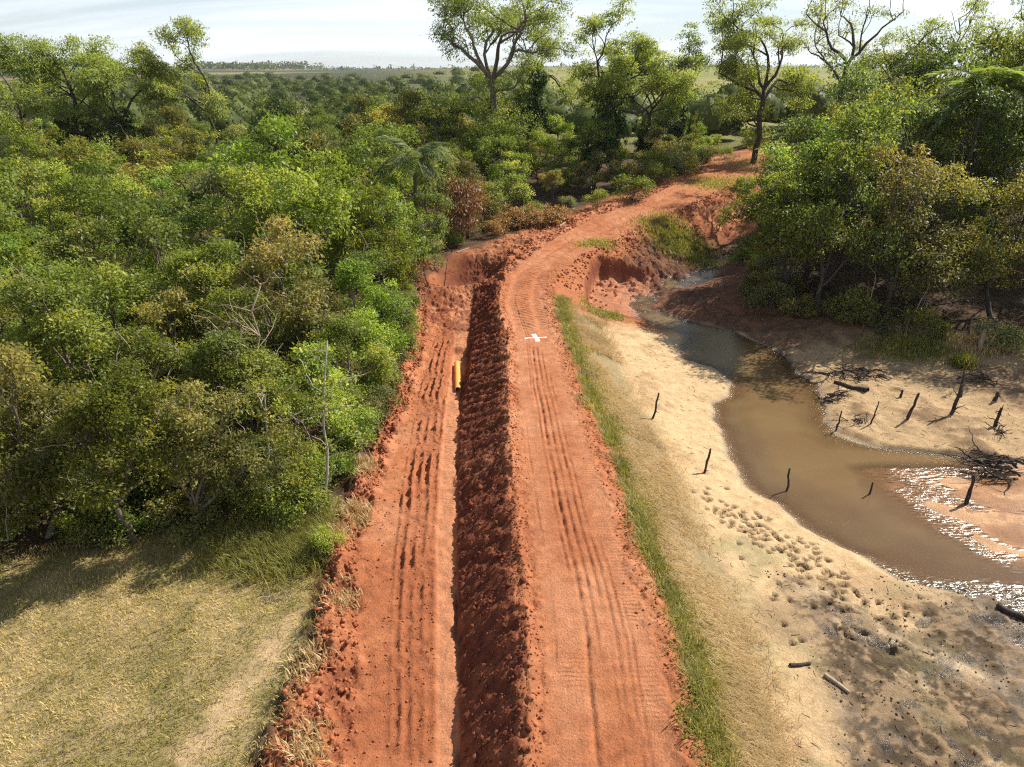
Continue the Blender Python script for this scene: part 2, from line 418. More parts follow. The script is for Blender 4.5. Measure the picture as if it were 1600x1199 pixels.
    back = sstep(Y, 44, 49) * nearm * band(B, F)
    Z += back * (0.16 * (clod - .35) + 0.14 * n_med)
    # windrow ridges on the bench
    rid = band(C, D - .06, .12) * sstep(Y, 12, 14) * (1 - sstep(Y, 44, 46))
    ph = (X - C) / np.maximum(D - C, .1)
    wob = 0.05 * fbm(X * 0 + 3, Y, 1.4, 3, 31)
    rr = np.clip(np.cos((ph + wob) * 2 * np.pi * 4.0), -.2, 1)
    brk = 1.5 * np.clip(0.55 + 0.8 * fbm(X * 1.6, Y, 2.2, 3, 32, .6) + 0.5 * n_sm, 0, 1.2) * (0.35 + 0.65 * sstep(fbm(X, Y, 5, 2, 33), -.5, .3))
    Z += rid * (0.15 * rr * brk + 0.05 * (clod - .3))
    strip = band(D + .05, E - .05, .06) * nearm
    Z += strip * 0.012 * n_sm
    cut = np.exp(-((X - E + .03 - .07 * fbm(X * 0, Y, 1.6, 3, 36)) / .06) ** 2) * nearm * np.clip(0.25 + 1.1 * fbm(X * 0, Y, 1.5, 3, 35), 0, 1) * (1 - sstep(Y, 46, 50))
    Z -= 0.17 * cut
    # trench end around the pipe
    tr = band(-3.95, -2.62, .10) * sstep(Y, 35.5, 37.0) * (1 - sstep(Y, 43.8, 44.3))
    Z -= 0.42 * tr
    # ---- crest
    crest = road * (Y < 128)
    Z += crest * (0.018 * n_big + 0.010 * n_sm)
    wander = 0.03 * fbm(Y * 0 + 1, Y, 7, 3, 41)
    grooves = np.zeros_like(X)
    for uc, w, dep, y0, y1 in ((.40, .016, .09, 10, 40), (.475, .012, .06, 15, 40), (.545, .012, .06, 17, 39), (.605, .012, .045, 12, 36), (.665, .011, .035, 10, 21), (.345, .012, .045, 18, 46), (.71, .010, .03, 10, 18), (.31, .012, .05, 33, 52), (.56, .010, .035, 10, 16), (.185, .010, .03, 14, 30)):
        g = np.exp(-np.abs((u - uc - wander) / (w * .8)) ** 1.4) * sstep(Y, y0, y0 + 1.5) * (1 - sstep(Y, y1 - 1.5, y1))
        g *= 0.15 + 1.1 * np.clip(fbm(X * 2, Y, 1.3, 4, 42, .6) + .35, 0, 1)
        Z -= crest * dep * g; grooves = np.maximum(grooves, g)
        Z += crest * dep * .45 * np.exp(-(((u - uc - wander - w * 2.0) / w) ** 2)) * sstep(Y, y0, y0 + 1.5) * (1 - sstep(Y, y1 - 1.5, y1)) * np.clip(.5 + n_sm, 0, 1)
    # crumbly lips along both edges of the crest
    lipL = band(F - .15, F + .5, .15) * (Y < 58); lipR = band(G - .75, G + .3, .25) * (Y < 58)
    Z += lipL * (0.10 * (clod - .3) + 0.05 * n_med) + lipR * (0.11 * (clod - .35) + 0.06 * n_med)
    # diagonal cleat marks where machines turned, before the crossing
    turn = band(F + .5, G - .4, .3) * sstep(Y, 42.0, 43.5) * (1 - sstep(Y, 58, 62))
    lane = np.exp(-(((u - .20) / .08) ** 2)) + np.exp(-(((u - .62) / .07) ** 2))
    diag = np.sin((Y * 1.0 + (X - F) * 0.75 + 0.5 * n_big) * 2 * np.pi / 0.55)
    Z += turn * (1 - np.clip(lane, 0, 1)) * (0.055 * np.clip(diag, -.3, 1) * np.clip(.8 + n_med, 0, 1.2) + .03 * (clod - .3)) - turn * np.clip(lane, 0, 1) * .05
    # the road beyond the crossing
    froad = road * sstep(Y, 58, 62) * (1 - sstep(Y, 125, 135))
    Z += froad * (0.05 * n_med + .03 * (clod - .3)) - froad * 0.10 * (np.exp(-(((u - .3) / .07) ** 2)) + np.exp(-(((u - .58) / .07) ** 2)))
    rightside = sstep(X - G, .3, 1.5) * sstep(Y, 56, 62) * (1 - sstep(X - G, 7, 9)) * (1 - sstep(Y, 85, 95))
    Z += rightside * (0.24 * n_med + 0.16 * (clod - .35))
    leftside = sstep(F - X, .2, .8) * (1 - sstep(F - X, 5, 8)) * sstep(Y, 54, 60) * (1 - sstep(Y, 78, 84))
    Z += leftside * (0.22 * n_med + 0.14 * (clod - .35))
    # ---- shore, mud flat, far bank
    shore = sstep(X, S, S + 1.2) * nearm
    mud = shore * (1 - sstep(Y + .8 * n_big, 19.0, 22.0)) * sstep(X - S + .8 * n_big, 1.0, 2.8)
    Z += shore * (1 - mud) * (0.05 * n_big + 0.022 * n_med)
    Zm = WATER_Z + 0.035 + 0.10 * np.clip(fbm(X, Y, 4, 3, 52), -1, 1) + 0.07 * n_med + 0.07 * n_sm + .08 * (clod - .4) - 0.05 * sstep(np.sin(X * .9 + Y * .5 + n_big), .6, .95)
    Z = lerp(Z, Zm, mud * sstep(Zm - Z + .6, 0, .3) * .9)
    fbank = sstep(X, WR + .3, WR + 2.5) * (X < 60) * nearm * sstep(Y, 28, 31)
    Z += fbank * (0.10 * n_big + 0.06 * n_med)
    arm = sstep(Y, 48, 52) * (1 - sstep(Y, 70, 74)) * sstep(X, 9, 11) * (1 - sstep(X, 24, 27))
    Z += arm * (0.16 * n_big + .13 * n_med + .10 * (clod - .35))
    # wet shallows right of the pool: bars just under and over the surface
    shal = sstep(X + .9 * n_big + .3 * n_med - .12 * (27 - Y), 15.8, 19.4) * sstep(Y + .5 * n_big, 22.2, 23.6) * (1 - sstep(Y, 29.6, 30.8)) * (X < 60)
    bars = 0.022 * np.sin((Y * 1.0 + X * 0.22) * 2 * np.pi / 2.3 + 1.6 * n_big) + 0.03 * n_med - .022
    Z = lerp(Z, WATER_Z + .012 + bars, shal)
    # hoof prints
    hr = rng_of(5); prints = np.zeros_like(X)
    hp = []
    for k in range(150):
        t = hr.random(); hp.append((lerp(8.6, 12.4, t) + hr.normal(0, .55), lerp(25.9, 20.9, t) + hr.normal(0, .75)))
    for k in range(45): hp.append((hr.uniform(9, 15), hr.uniform(17.5, 22)))
    ix = np.searchsorted(XS, [h[0] for h in hp]); iy = np.searchsorted(YS, [h[1] for h in hp])
    for (hx, hy), i, j in zip(hp, ix, iy):
        sl = (slice(max(j - 5, 0), j + 6), slice(max(i - 4, 0), i + 5))
        q = np.exp(-(((X[sl] - hx) / .085) ** 2 + ((Y[sl] - hy) / .095) ** 2) ** 1.5)
        prints[sl] = np.maximum(prints[sl], q)
    Z -= 0.22 * prints * (Z > WATER_Z + .02)
    # grass clearing and forest floor
    lf = sstep(A - X, 0, .6)
    Z += lf * (Y < 125) * (0.10 * fbm(X, Y, 5, 3, 61) + 0.025 * n_med)

    # ------------------------------------------------------------ soil colours (what the ground is made of, plus shade painted into pit and gully walls)
    def put(c, col, m): return c + (np.asarray(col, float) - c) * m[..., None]
    soil = np.zeros(X.shape + (3,)); soil[:] = (0.085, 0.052, 0.03)          # leaf litter
    litter = sstep(fbm(X, Y, 1.2, 3, 71), -.2, .5); soil = put(soil, (.15, .10, .055), litter * .5)
    field = lf * (1 - sstep(Y - (21.6 + (X + 19) * .30), -.8, .8)) * (X > -60)
    fcol = lerp(0, 1, sstep(fbm(X, Y, 1.6, 4, 72), -.35, .45))
    soil = put(soil, (.38, .285, .145), field); soil = put(soil, (.24, .205, .075), field * fcol * .7)
    pth = np.exp(-((X - np.interp(Y, [10, 13, 17, 19], [-9.3, -8.5, -7.4, -7.0]) - .25 * n_med) / .62) ** 2) * (1 - sstep(Y, 17.5, 19.5))
    soil = put(soil, (.50, .35, .19), field * np.clip(pth * 1.3, 0, 1) * sstep(fbm(X, Y, .8, 3, 73), -.7, .2))
    red = np.array((.445, .166, .073)); red_l = np.array((.54, .238, .122)); red_d = np.array((.33, .107, .047)); damp = np.array((.115, .034, .019))  # damp: moist spoil, also the dark tone for ruts, trench, pit and gully walls
    emb = sstep(X, A - .1, A + .5) * (1 - sstep(X, G + .1, G + .5)) * (1 - sstep(Y, 58, 62))
    soil = put(soil, red, emb)
    soil = put(soil, red_l, emb * sstep(n_big + .5 * n_med, -.1, .9) * .75)
    soil = put(soil, red_d, emb * sstep(-n_big + .6 * n_sm, .0, .9) * .6)
    soil = put(soil, red_l, (strip * .8 + crest * np.exp(-(((u - .22) / .10) ** 2)) * .45 + crest * np.exp(-(((u - .78) / .09) ** 2)) * .5) * (Y < 58))
    soil = put(soil, red_d, rid * .55)
    soil = put(soil, damp * 1.9, np.clip(grooves * crest, 0, 1) * .22)  # ruts coloured darker than the crest around them
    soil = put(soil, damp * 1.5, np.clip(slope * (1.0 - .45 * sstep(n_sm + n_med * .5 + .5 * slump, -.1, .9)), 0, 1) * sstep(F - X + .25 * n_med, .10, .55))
    soil = put(soil, damp * 1.6, back * .75 * sstep(n_med, -.5, .3) + left_edge * .55 * sstep(-n_med, -.1, .6))
    soil = put(soil, damp * 1.7, np.clip(tr * .6 * sstep(X, -3.2, -2.9) + cut * .5, 0, 1))  # right half of the trench and the narrow cut coloured darker
    # red soil at and beyond the crossing
    redfar = sstep(X - F + 3.0 * (1 - sstep(Y, 66, 72)), -6.5, -4.0) * (1 - sstep(X - G, 3.5 + 6 * sstep(Y, 74, 84), 8.0 + 8 * sstep(Y, 74, 84))) * sstep(Y, 54, 58) * (1 - sstep(Y, 118, 130))
    redfar = np.clip(redfar * (1 - .8 * sstep(fbm(X, Y, 6, 3, 75), .1, .5) * (1 - road)), 0, 1)
    soil = put(soil, red * .95, redfar); soil = put(soil, red_l, redfar * sstep(n_big, -.2, .7) * .6)
    soil = put(soil, damp * 1.8, redfar * (1 - road) * sstep(-n_med, -.1, .5) * .7)
    soil = put(soil, damp * 1.25, np.clip(pit * 1.3, 0, 1) * .85)  # shade of the pit painted into its soil colour
    # right slope: straw-littered soil, then sand, then mud
    rs = sstep(X, G + .15, G + .6) * (1 - sstep(Y, 51, 54)) * (1 - sstep(X, WR, WR + .2))
    straw = np.array((.40, .305, .165)); sand = np.array((.60, .415, .225)); sand_d = np.array((.44, .285, .15)); mudc = np.array((.30, .205, .12))
    soil = put(soil, straw * .8, rs)
    soil = put(soil, red, rs * band(G, G + 1.0, .5) * .6)
    sandm = rs * sstep(X + .5 * n_big, S - .5, S + .6)
    soil = put(soil, sand, sandm); soil = put(soil, sand_d, sandm * sstep(n_big + .7 * n_med, .1, .9) * .8)
    soil = put(soil, (.36, .30, .15), sandm * sstep(fbm(X, Y, 2.2, 4, 77), .25, .8) * sstep(28 - Y, 0, 5) * .7)
    mm = np.clip(mud, 0, 1) * sstep(fbm(X, Y, 2.4, 4, 78) + .65, -.1, .4)
    soil = put(soil, mudc, mm); soil = put(soil, (.095, .066, .04), mm * sstep(n_med + .9 * n_sm, .10, .34) * .85); soil = put(soil, (.50, .37, .23), mm * sstep(fbm(X, Y, 1.0, 4, 76, .6), .35, .7) * .8); soil = put(soil, (.07, .05, .032), mm * sstep(fbm(X, Y, .5, 4, 70, .7), .22, .42) * .8)
    soil = put(soil, (.20, .175, .08), mm * sstep(fbm(X, Y, 1.7, 3, 79), .2, .7) * .3)
    soil = put(soil, (.62, .46, .29), np.exp(-(((X - 14.6 - (Y - 17) * -.9) / .55) ** 2 + ((Y - 17.3) / .9) ** 2)) * .9 * np.ones_like(X))
    scar = np.exp(-(((X - 8.9) / .9) ** 2 + ((Y - 18.6) / 1.2) ** 2) ** 2)
    soil = put(soil, (.34, .225, .125), scar * .8)
    fb = sstep(X, WR - .1, WR + .4) * (1 - sstep(X, R + 1, R + 5)) * sstep(Y, 28.5, 30) * (1 - sstep(Y, 66, 72))
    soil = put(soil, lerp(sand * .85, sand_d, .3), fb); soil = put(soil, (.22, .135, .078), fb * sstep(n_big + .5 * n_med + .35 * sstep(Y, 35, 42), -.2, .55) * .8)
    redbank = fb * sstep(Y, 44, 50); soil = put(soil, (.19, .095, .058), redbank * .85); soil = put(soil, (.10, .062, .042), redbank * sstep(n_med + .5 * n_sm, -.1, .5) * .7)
    armm = arm * (1 - sstep(X, R, R + 2)) * sstep(X, G + 2, G + 4); soil = put(soil, (.20, .092, .055), armm * .75); soil = put(soil, (.11, .062, .042), armm * sstep(n_med + .5 * n_sm, -.1, .5) * .6)
    soil = put(soil, red * .92, sstep(Y, 47.5, 51) * (1 - sstep(Y, 60, 66)) * sstep(X - G, -.2, .3) * (1 - sstep(X + .8 * n_big, 10.5, 12.5)))
    soil = put(soil, (.50, .235, .135), np.clip(gul, 0, 1) * .55)
    soil = put(soil, damp * 1.7, np.clip(gul * (1 - gul) * 4, 0, 1) * .8)  # steep gully walls: their shade painted in as darker soil
    shl = np.clip(shal, 0, 1); soil = put(soil, (.66, .36, .17), shl)
    # wetness
    wet = np.clip((WATER_Z + .10 - Z) / .10, 0, 1) * sstep(X, 8.5, 10) * (Y < 80) * (Y > 8) * (X < 62)
    wet = np.maximum(wet, mud * sstep(fbm(X, Y, .7, 4, 81, .6), .38, .5) * .95)
    wet = np.maximum(wet * (1 - .5 * shl), shl * (.45 + .4 * sstep(n_med, -.2, .5)))
    soil *= (1 - (.42 - .22 * shl) * wet)[..., None]
    soil = put(soil, soil * .3, prints * .95)  # hoof prints coloured darker inside, apart from the wetness
    # far land: pasture on the right, scrub on the left
    farm = sstep(Y, 120, 170)
    pas = np.array((.205, .215, .058)); pas2 = np.array((.27, .24, .085)); scr = np.array((.06, .065, .028))
    pp = sstep(fbm(X, Y * .5, 60, 4, 82), -.3, .5)
    fc = put(np.zeros_like(soil) + pas, pas2, pp * .8)
    woods = np.clip(1 - side, 0, 1) * (1 - sstep(fbm(X, Y, 300, 3, 83) + .25 * np.sin(Y / 210), .25, .45))
    fc = put(fc, scr, woods); fc = put(fc, (.26, .16, .10), (1 - side) * sstep(fbm(X, Y, 260, 2, 84), .55, .7) * (Y > 500))
    soil = put(soil, fc, farm)
    outer = ((np.abs(X) > 75) & (Y < 160)); soil[outer] = put(np.zeros_like(soil) + scr, pas, pp * .4)[outer]
    tread = np.clip(crest * (np.exp(-(((u - .22) / .12) ** 2)) + np.exp(-(((u - .80) / .13) ** 2))) * (Y < 52) + strip * .8 + .35 * bench * band(B + .3, C, .2), 0, 1) * np.clip(.55 + .7 * n_big, 0, 1) * 1.3
    tread = np.where(detail, tread * sstep(fbm(X, Y, 1.6, 3, 89), -.1, .7) * .45, 0)
    # ------------------------------------------------------------ which piece of the setting a place belongs to
    reg = np.full(X.shape, 0)                                     # forest floor
    reg[(field > .5)] = 1
    reg[(Y > 170) | (np.abs(X) > 220)] = 2
    reg[(X > A) & (X < F) & (Y < 56) & (Y > -200)] = 3
    reg[(X > E + .03) & (X < F) & (Y < 56)] = 4
    reg[(X >= G) & (X < S) & (Y < 54)] = 5
    reg[(X >= S) & (X < R) & (Y < 54)] = 6
    reg[(X >= G) & (X < R + 2) & (Y >= 54) & (Y < 76)] = 7
    reg[(X >= F) & (X < G) & (Y < 165)] = 8
    return X, Y, Z, soil, np.clip(wet, 0, 1), tread, reg
TX, TY, TZ, SOIL, WET, TREAD, REG = terrain()

def ground(x, y):
    x = np.atleast_1d(np.asarray(x, float)); y = np.atleast_1d(np.asarray(y, float))
    i = np.clip(np.searchsorted(XS, x) - 1, 0, len(XS) - 2); j = np.clip(np.searchsorted(YS, y) - 1, 0, len(YS) - 2)
    fx = (x - XS[i]) / (XS[i + 1] - XS[i]); fy = (y - YS[j]) / (YS[j + 1] - YS[j])
    return (TZ[j, i] * (1 - fx) + TZ[j, i + 1] * fx) * (1 - fy) + (TZ[j + 1, i] * (1 - fx) + TZ[j + 1, i + 1] * fx) * fy
def gz(x, y): return float(ground(x, y)[0])

M_GROUND = mat_ground()
def build_terrain():
    ny, nx = TX.shape
    V = np.stack([TX, TY, TZ], -1).reshape(-1, 3)
    # one set of normals for the whole sheet, so pieces meet without a seam
    gy, gx = np.gradient(TZ, YS, XS)
    N = norm(np.stack([-gx, -gy, np.ones_like(gx)], -1)).reshape(-1, 3)
    idx = np.arange(ny * nx).reshape(ny, nx)
    def sheet(rows, cols):
        I = idx[np.ix_(rows, cols)]
        return np.stack([I[:-1, :-1], I[:-1, 1:], I[1:, 1:], I[1:, :-1]], -1).reshape(-1, 4)
    # full detail where the ground was worked, wider cells under the trees and beyond the valley
    c0, c1 = int(np.searchsorted(XS, -9.5)), int(np.searchsorted(XS, 34)); r1 = int(np.searchsorted(YS, 150)); r0 = int(np.searchsorted(YS, 9)); rm = int(np.searchsorted(YS, 70))
    near = np.arange(0, r1 + 1)
    wide = np.unique(np.concatenate([np.arange(0, r0), np.arange(r0, rm, 7), np.arange(rm, r1), [r1]]))
    core = np.arange(c0, c1 + 1); left = np.arange(0, c0 + 1); right = np.arange(c1, nx)
    thin = np.unique(np.concatenate([left, np.arange(c0, c1, 9), right]))
    quads = np.concatenate([sheet(near, core), sheet(wide, left), sheet(wide, right), sheet(np.arange(r1, ny), thin)])
    reg = REG.ravel()[quads[:, 0]]
    names = [('forest_floor', 'shaded leaf-littered ground under the trees', 'ground'),
             ('grass_clearing', 'open clearing of dry short grass beside the red track', 'clearing'),
             ('pasture_land', 'open pasture and scrub rising to the horizon', 'pasture'),
             ('excavated_bench', 'lower bench of red soil with churned ridges left of the road', 'earthwork'),
             ('spoil_bank', 'dark damp bank of loose spoil below the road edge', 'bank'),
             ('embankment_slope', 'straw-covered slope falling from the road to the sand', 'slope'),
             ('sandy_shore', 'pale sandy shore and wet mud around the pond', 'shore'),
             ('washed_out_gully', 'eroded red gully banks beside the stream crossing', 'gully'),
             ('dirt_road', 'red dirt road with tyre tracks along the embankment crest', 'road')]
    for k, (nm, lab, cat) in enumerate(names):
        q = quads[reg == k]
        if not len(q): continue
        used, inv = np.unique(q, return_inverse=True)
        me = mesh_np(nm, V[used], [inv.reshape(-1, 4)], smooth=True, attrs={'wet': WET.ravel()[used], 'tread': TREAD.ravel()[used]},
                     colors={'soil': SOIL.reshape(-1, 3)[used]}, mats=(M_GROUND,))
        me.normals_split_custom_set_from_vertices(N[used].tolist())
        o = link(nm, me); tag(o, lab, cat, kind='structure')
build_terrain()

# ------------------------------------------------------------------ water of the pond
def mat_water():
    m, n, l, out = new_mat('pond_water')
    dep = nd(n, 'ShaderNodeAttribute', attribute_name='depth')
    geo = nd(n, 'ShaderNodeNewGeometry')
    no = nd(n, 'ShaderNodeTexNoise', Scale=0.35, Detail=3.0, Distortion=1.0); l.new(geo.outputs['Position'], no.inputs['Vector'])
    ex = nd(n, 'ShaderNodeMapRange'); ex.inputs['From Min'].default_value = 0.0; ex.inputs['From Max'].default_value = 0.34
    ex.inputs['To Min'].default_value = 0.04; ex.inputs['To Max'].default_value = 0.93
    l.new(dep.outputs['Fac'], ex.inputs['Value'])
    murk = nd(n, 'ShaderNodeMix', data_type='RGBA'); murk.inputs['A'].default_value = (.165, .092, .042, 1); murk.inputs['B'].default_value = (.215, .145, .064, 1)
    l.new(no.outputs['Fac'], murk.inputs['Factor'])
    df = nd(n, 'ShaderNodeBsdfDiffuse'); l.new(murk.outputs['Result'], df.inputs['Color'])
    tp = nd(n, 'ShaderNodeBsdfTransparent'); 
    tcl = nd(n, 'ShaderNodeMix', data_type='RGBA'); tcl.inputs['A'].default_value = (1, 1, 1, 1); tcl.inputs['B'].default_value = (.66, .48, .30, 1)
    tmr = nd(n, 'ShaderNodeMapRange'); tmr.inputs['From Max'].default_value = 0.16; l.new(dep.outputs['Fac'], tmr.inputs['Value'])
    l.new(tmr.outputs[0], tcl.inputs['Factor']); l.new(tcl.outputs['Result'], tp.inputs['Color'])
    m1 = nd(n, 'ShaderNodeMixShader'); l.new(ex.outputs[0], m1.inputs[0]); l.new(tp.outputs[0], m1.inputs[1]); l.new(df.outputs[0], m1.inputs[2])
    wv = nd(n, 'ShaderNodeTexNoise', Scale=3.4, Detail=3.0, Roughness=0.5)
    mp = nd(n, 'ShaderNodeMapping'); mp.inputs['Scale'].default_value = (0.55, 1.7, 1); mp.inputs['Rotation'].default_value = (0, 0, .12)
    l.new(geo.outputs['Position'], mp.inputs[0]); l.new(mp.outputs[0], wv.inputs['Vector'])
    # ripples stand where the water runs thin over the bars; the pool itself lies still
    rs = nd(n, 'ShaderNodeMapRange'); rs.inputs['From Min'].default_value = 0.05; rs.inputs['From Max'].default_value = 0.13
    rs.inputs['To Min'].default_value = 0.8; rs.inputs['To Max'].default_value = 0.014; l.new(dep.outputs['Fac'], rs.inputs['Value'])
    bp = nd(n, 'ShaderNodeBump', Distance=0.20); rp = nd(n, 'ShaderNodeAttribute', attribute_name='ripple'); rm_ = nd(n, 'ShaderNodeMath', operation='MULTIPLY'); l.new(rs.outputs[0], rm_.inputs[0]); l.new(rp.outputs['Fac'], rm_.inputs[1])
    l.new(wv.outputs['Fac'], bp.inputs['Height']); l.new(rm_.outputs[0], bp.inputs['Strength'])
    gl = nd(n, 'ShaderNodeBsdfGlossy', Roughness=0.20); l.new(bp.outputs[0], gl.inputs['Normal'])
    fr = nd(n, 'ShaderNodeFresnel', IOR=1.333); l.new(bp.outputs[0], fr.inputs['Normal'])
    m2 = nd(n, 'ShaderNodeMixShader'); l.new(fr.outputs[0], m2.inputs[0]); l.new(m1.outputs[0], m2.inputs[1]); l.new(gl.outputs[0], m2.inputs[2])
    l.new(m2.outputs[0], out.inputs[0])
    return m
def build_water():
    x = np.arange(8.5, 64, .27); y = np.arange(9.5, 72, .27)
    X, Y = np.meshgrid(x, y)
    d = np.clip(WATER_Z - ground(X.ravel(), Y.ravel()), -1, 1).reshape(X.shape)
    idx = np.arange(X.size).reshape(X.shape)
    q = np.stack([idx[:-1, :-1], idx[:-1, 1:], idx[1:, 1:], idx[1:, :-1]], -1)
    keep = np.maximum.reduce([d[:-1, :-1], d[:-1, 1:], d[1:, 1:], d[1:, :-1]]) > -.05
    V = np.stack([X, Y, np.full(X.shape, WATER_Z)], -1).reshape(-1, 3)
    q = q[keep]; used, inv = np.unique(q, return_inverse=True)
    me = mesh_np('pond_water', V[used], [inv.reshape(-1, 4)], smooth=True, attrs={'depth': d.ravel()[used], 'ripple': (.03 + .8 * np.maximum(sstep(X, 16.2, 18.2) * (Y < 31.5), .8 * (1 - sstep(Y, 22.0, 23.2))) * sstep(fbm(X * .45, Y, 1.7, 3, 44), -.15, .45)).ravel()[used]}, mats=(mat_water(),))
    tag(link('pond_water', me), 'murky brown pond water shrinking between sandy banks', 'water', kind='structure')
build_water()

# ------------------------------------------------------------------ vegetation: meshes
BARK = mat_bark('bark_brown', (.10, .075, .055), (.20, .155, .115))
BARK_D = mat_bark('bark_dark', (.035, .025, .02), (.09, .07, .055))
BARK_P = mat_bark('bark_pale', (.30, .25, .20), (.50, .44, .37), 9)
DEADW = mat_bark('dead_wood', (.022, .014, .010), (.065, .045, .032), 10)
DEADP = mat_bark('dead_wood_pale', (.30, .22, .15), (.46, .36, .26), 10)
# ca / cb / cc: older leaf, leaf, young or turning leaf
LEAF = {
    'mid':    mat_leaf('leaf_mid_green', (.070, .098, .020), (.135, .175, .036), (.27, .29, .070)),
    'bright': mat_leaf('leaf_bright_green', (.090, .130, .022), (.170, .225, .042), (.32, .35, .080), trans=.4),
    'yellow': mat_leaf('leaf_yellow_green', (.095, .135, .028), (.165, .220, .050), (.30, .33, .10), trans=.4),
    'olive':  mat_leaf('leaf_olive', (.078, .084, .030), (.155, .155, .052), (.28, .23, .09)),
    'dark':   mat_leaf('leaf_dark_green', (.042, .062, .017), (.085, .115, .030), (.17, .20, .055), spec=.34),
    'rust':   mat_leaf('leaf_rust_tinged', (.095, .108, .028), (.165, .172, .045), (.34, .25, .085)),
    'grey':   mat_leaf('leaf_grey_green', (.090, .102, .052), (.165, .180, .095), (.28, .29, .17)),
    'airy':   mat_leaf('leaf_airy_yellow_green', (.108, .142, .036), (.180, .228, .064), (.28, .315, .12), trans=.45, var=.12),
    'vine':   mat_leaf('leaf_vine_dark', (.028, .045, .011), (.060, .088, .020), (.14, .165, .04), spec=.34),
    'dry':    mat_leaf('leaf_dry_brown', (.15, .085, .040), (.26, .155, .075), (.36, .25, .13), trans=.2),
    'palm':   mat_leaf('leaf_palm', (.070, .105, .035), (.130, .175, .060), (.26, .29, .13), spec=.5),
}
def leaves_mesh(name, pos, axis, nrm, L, W, tint, mat, fold=0.18):
    a = norm(axis); n = norm(nrm - (nrm * a).sum(-1, keepdims=True) * a); b = np.cross(a, n)
    L = np.asarray(L)[:, None]; W = np.asarray(W)[:, None]
    p0 = pos; p1 = pos + a * L * .45 + b * W * .5 + n * W * fold; p2 = pos + a * L - n * L * .10; p3 = pos + a * L * .45 - b * W * .5 + n * W * fold
    V = np.stack([p0, p1, p2, p3], 1).reshape(-1, 3)
    F = np.arange(len(pos) * 4).reshape(-1, 4)
    return mesh_np(name, V, [F], attrs={'tint': np.repeat(tint, 4)}, mats=(mat,))

def sph(rng, n):
    return norm(rng.normal(0, 1, (n, 3)))

def lobe_leaves(rng, cen, rad, crown_c, n_spray, n_leaf, L, flat=.8, sr=.28, droop=.25, shell=(.55, 1.08), updir=.35, lobe_tint=.0):
    d = sph(rng, n_spray); outw = norm(cen - crown_c + 1e-6)
    d = norm(d + outw * .55 + np.array([0, 0, updir]))
    u = rng.uniform(shell[0] ** 2, shell[1] ** 2, n_spray) ** .5
    sp = cen + d * u[:, None] * rad * np.array([1, 1, flat])
    ts = np.clip(.43 + rng.normal(0, .20, n_spray) + .10 * d[:, 2] + lobe_tint, 0, 1)
    k = n_leaf
    P = np.repeat(sp, k, 0) + rng.normal(0, 1, (n_spray * k, 3)) * np.array([sr, sr, sr * .5])
    D = np.repeat(d, k, 0)
    ax = D * .55 + rng.normal(0, .6, P.shape) - np.array([0, 0, droop])
    nr = D * .40 + np.array([.32, .22, .95]) + rng.normal(0, .42, P.shape)
    t = np.clip(np.repeat(ts, k) + rng.normal(0, .075, len(P)), 0, 1)
    return P, ax, nr, t, sp

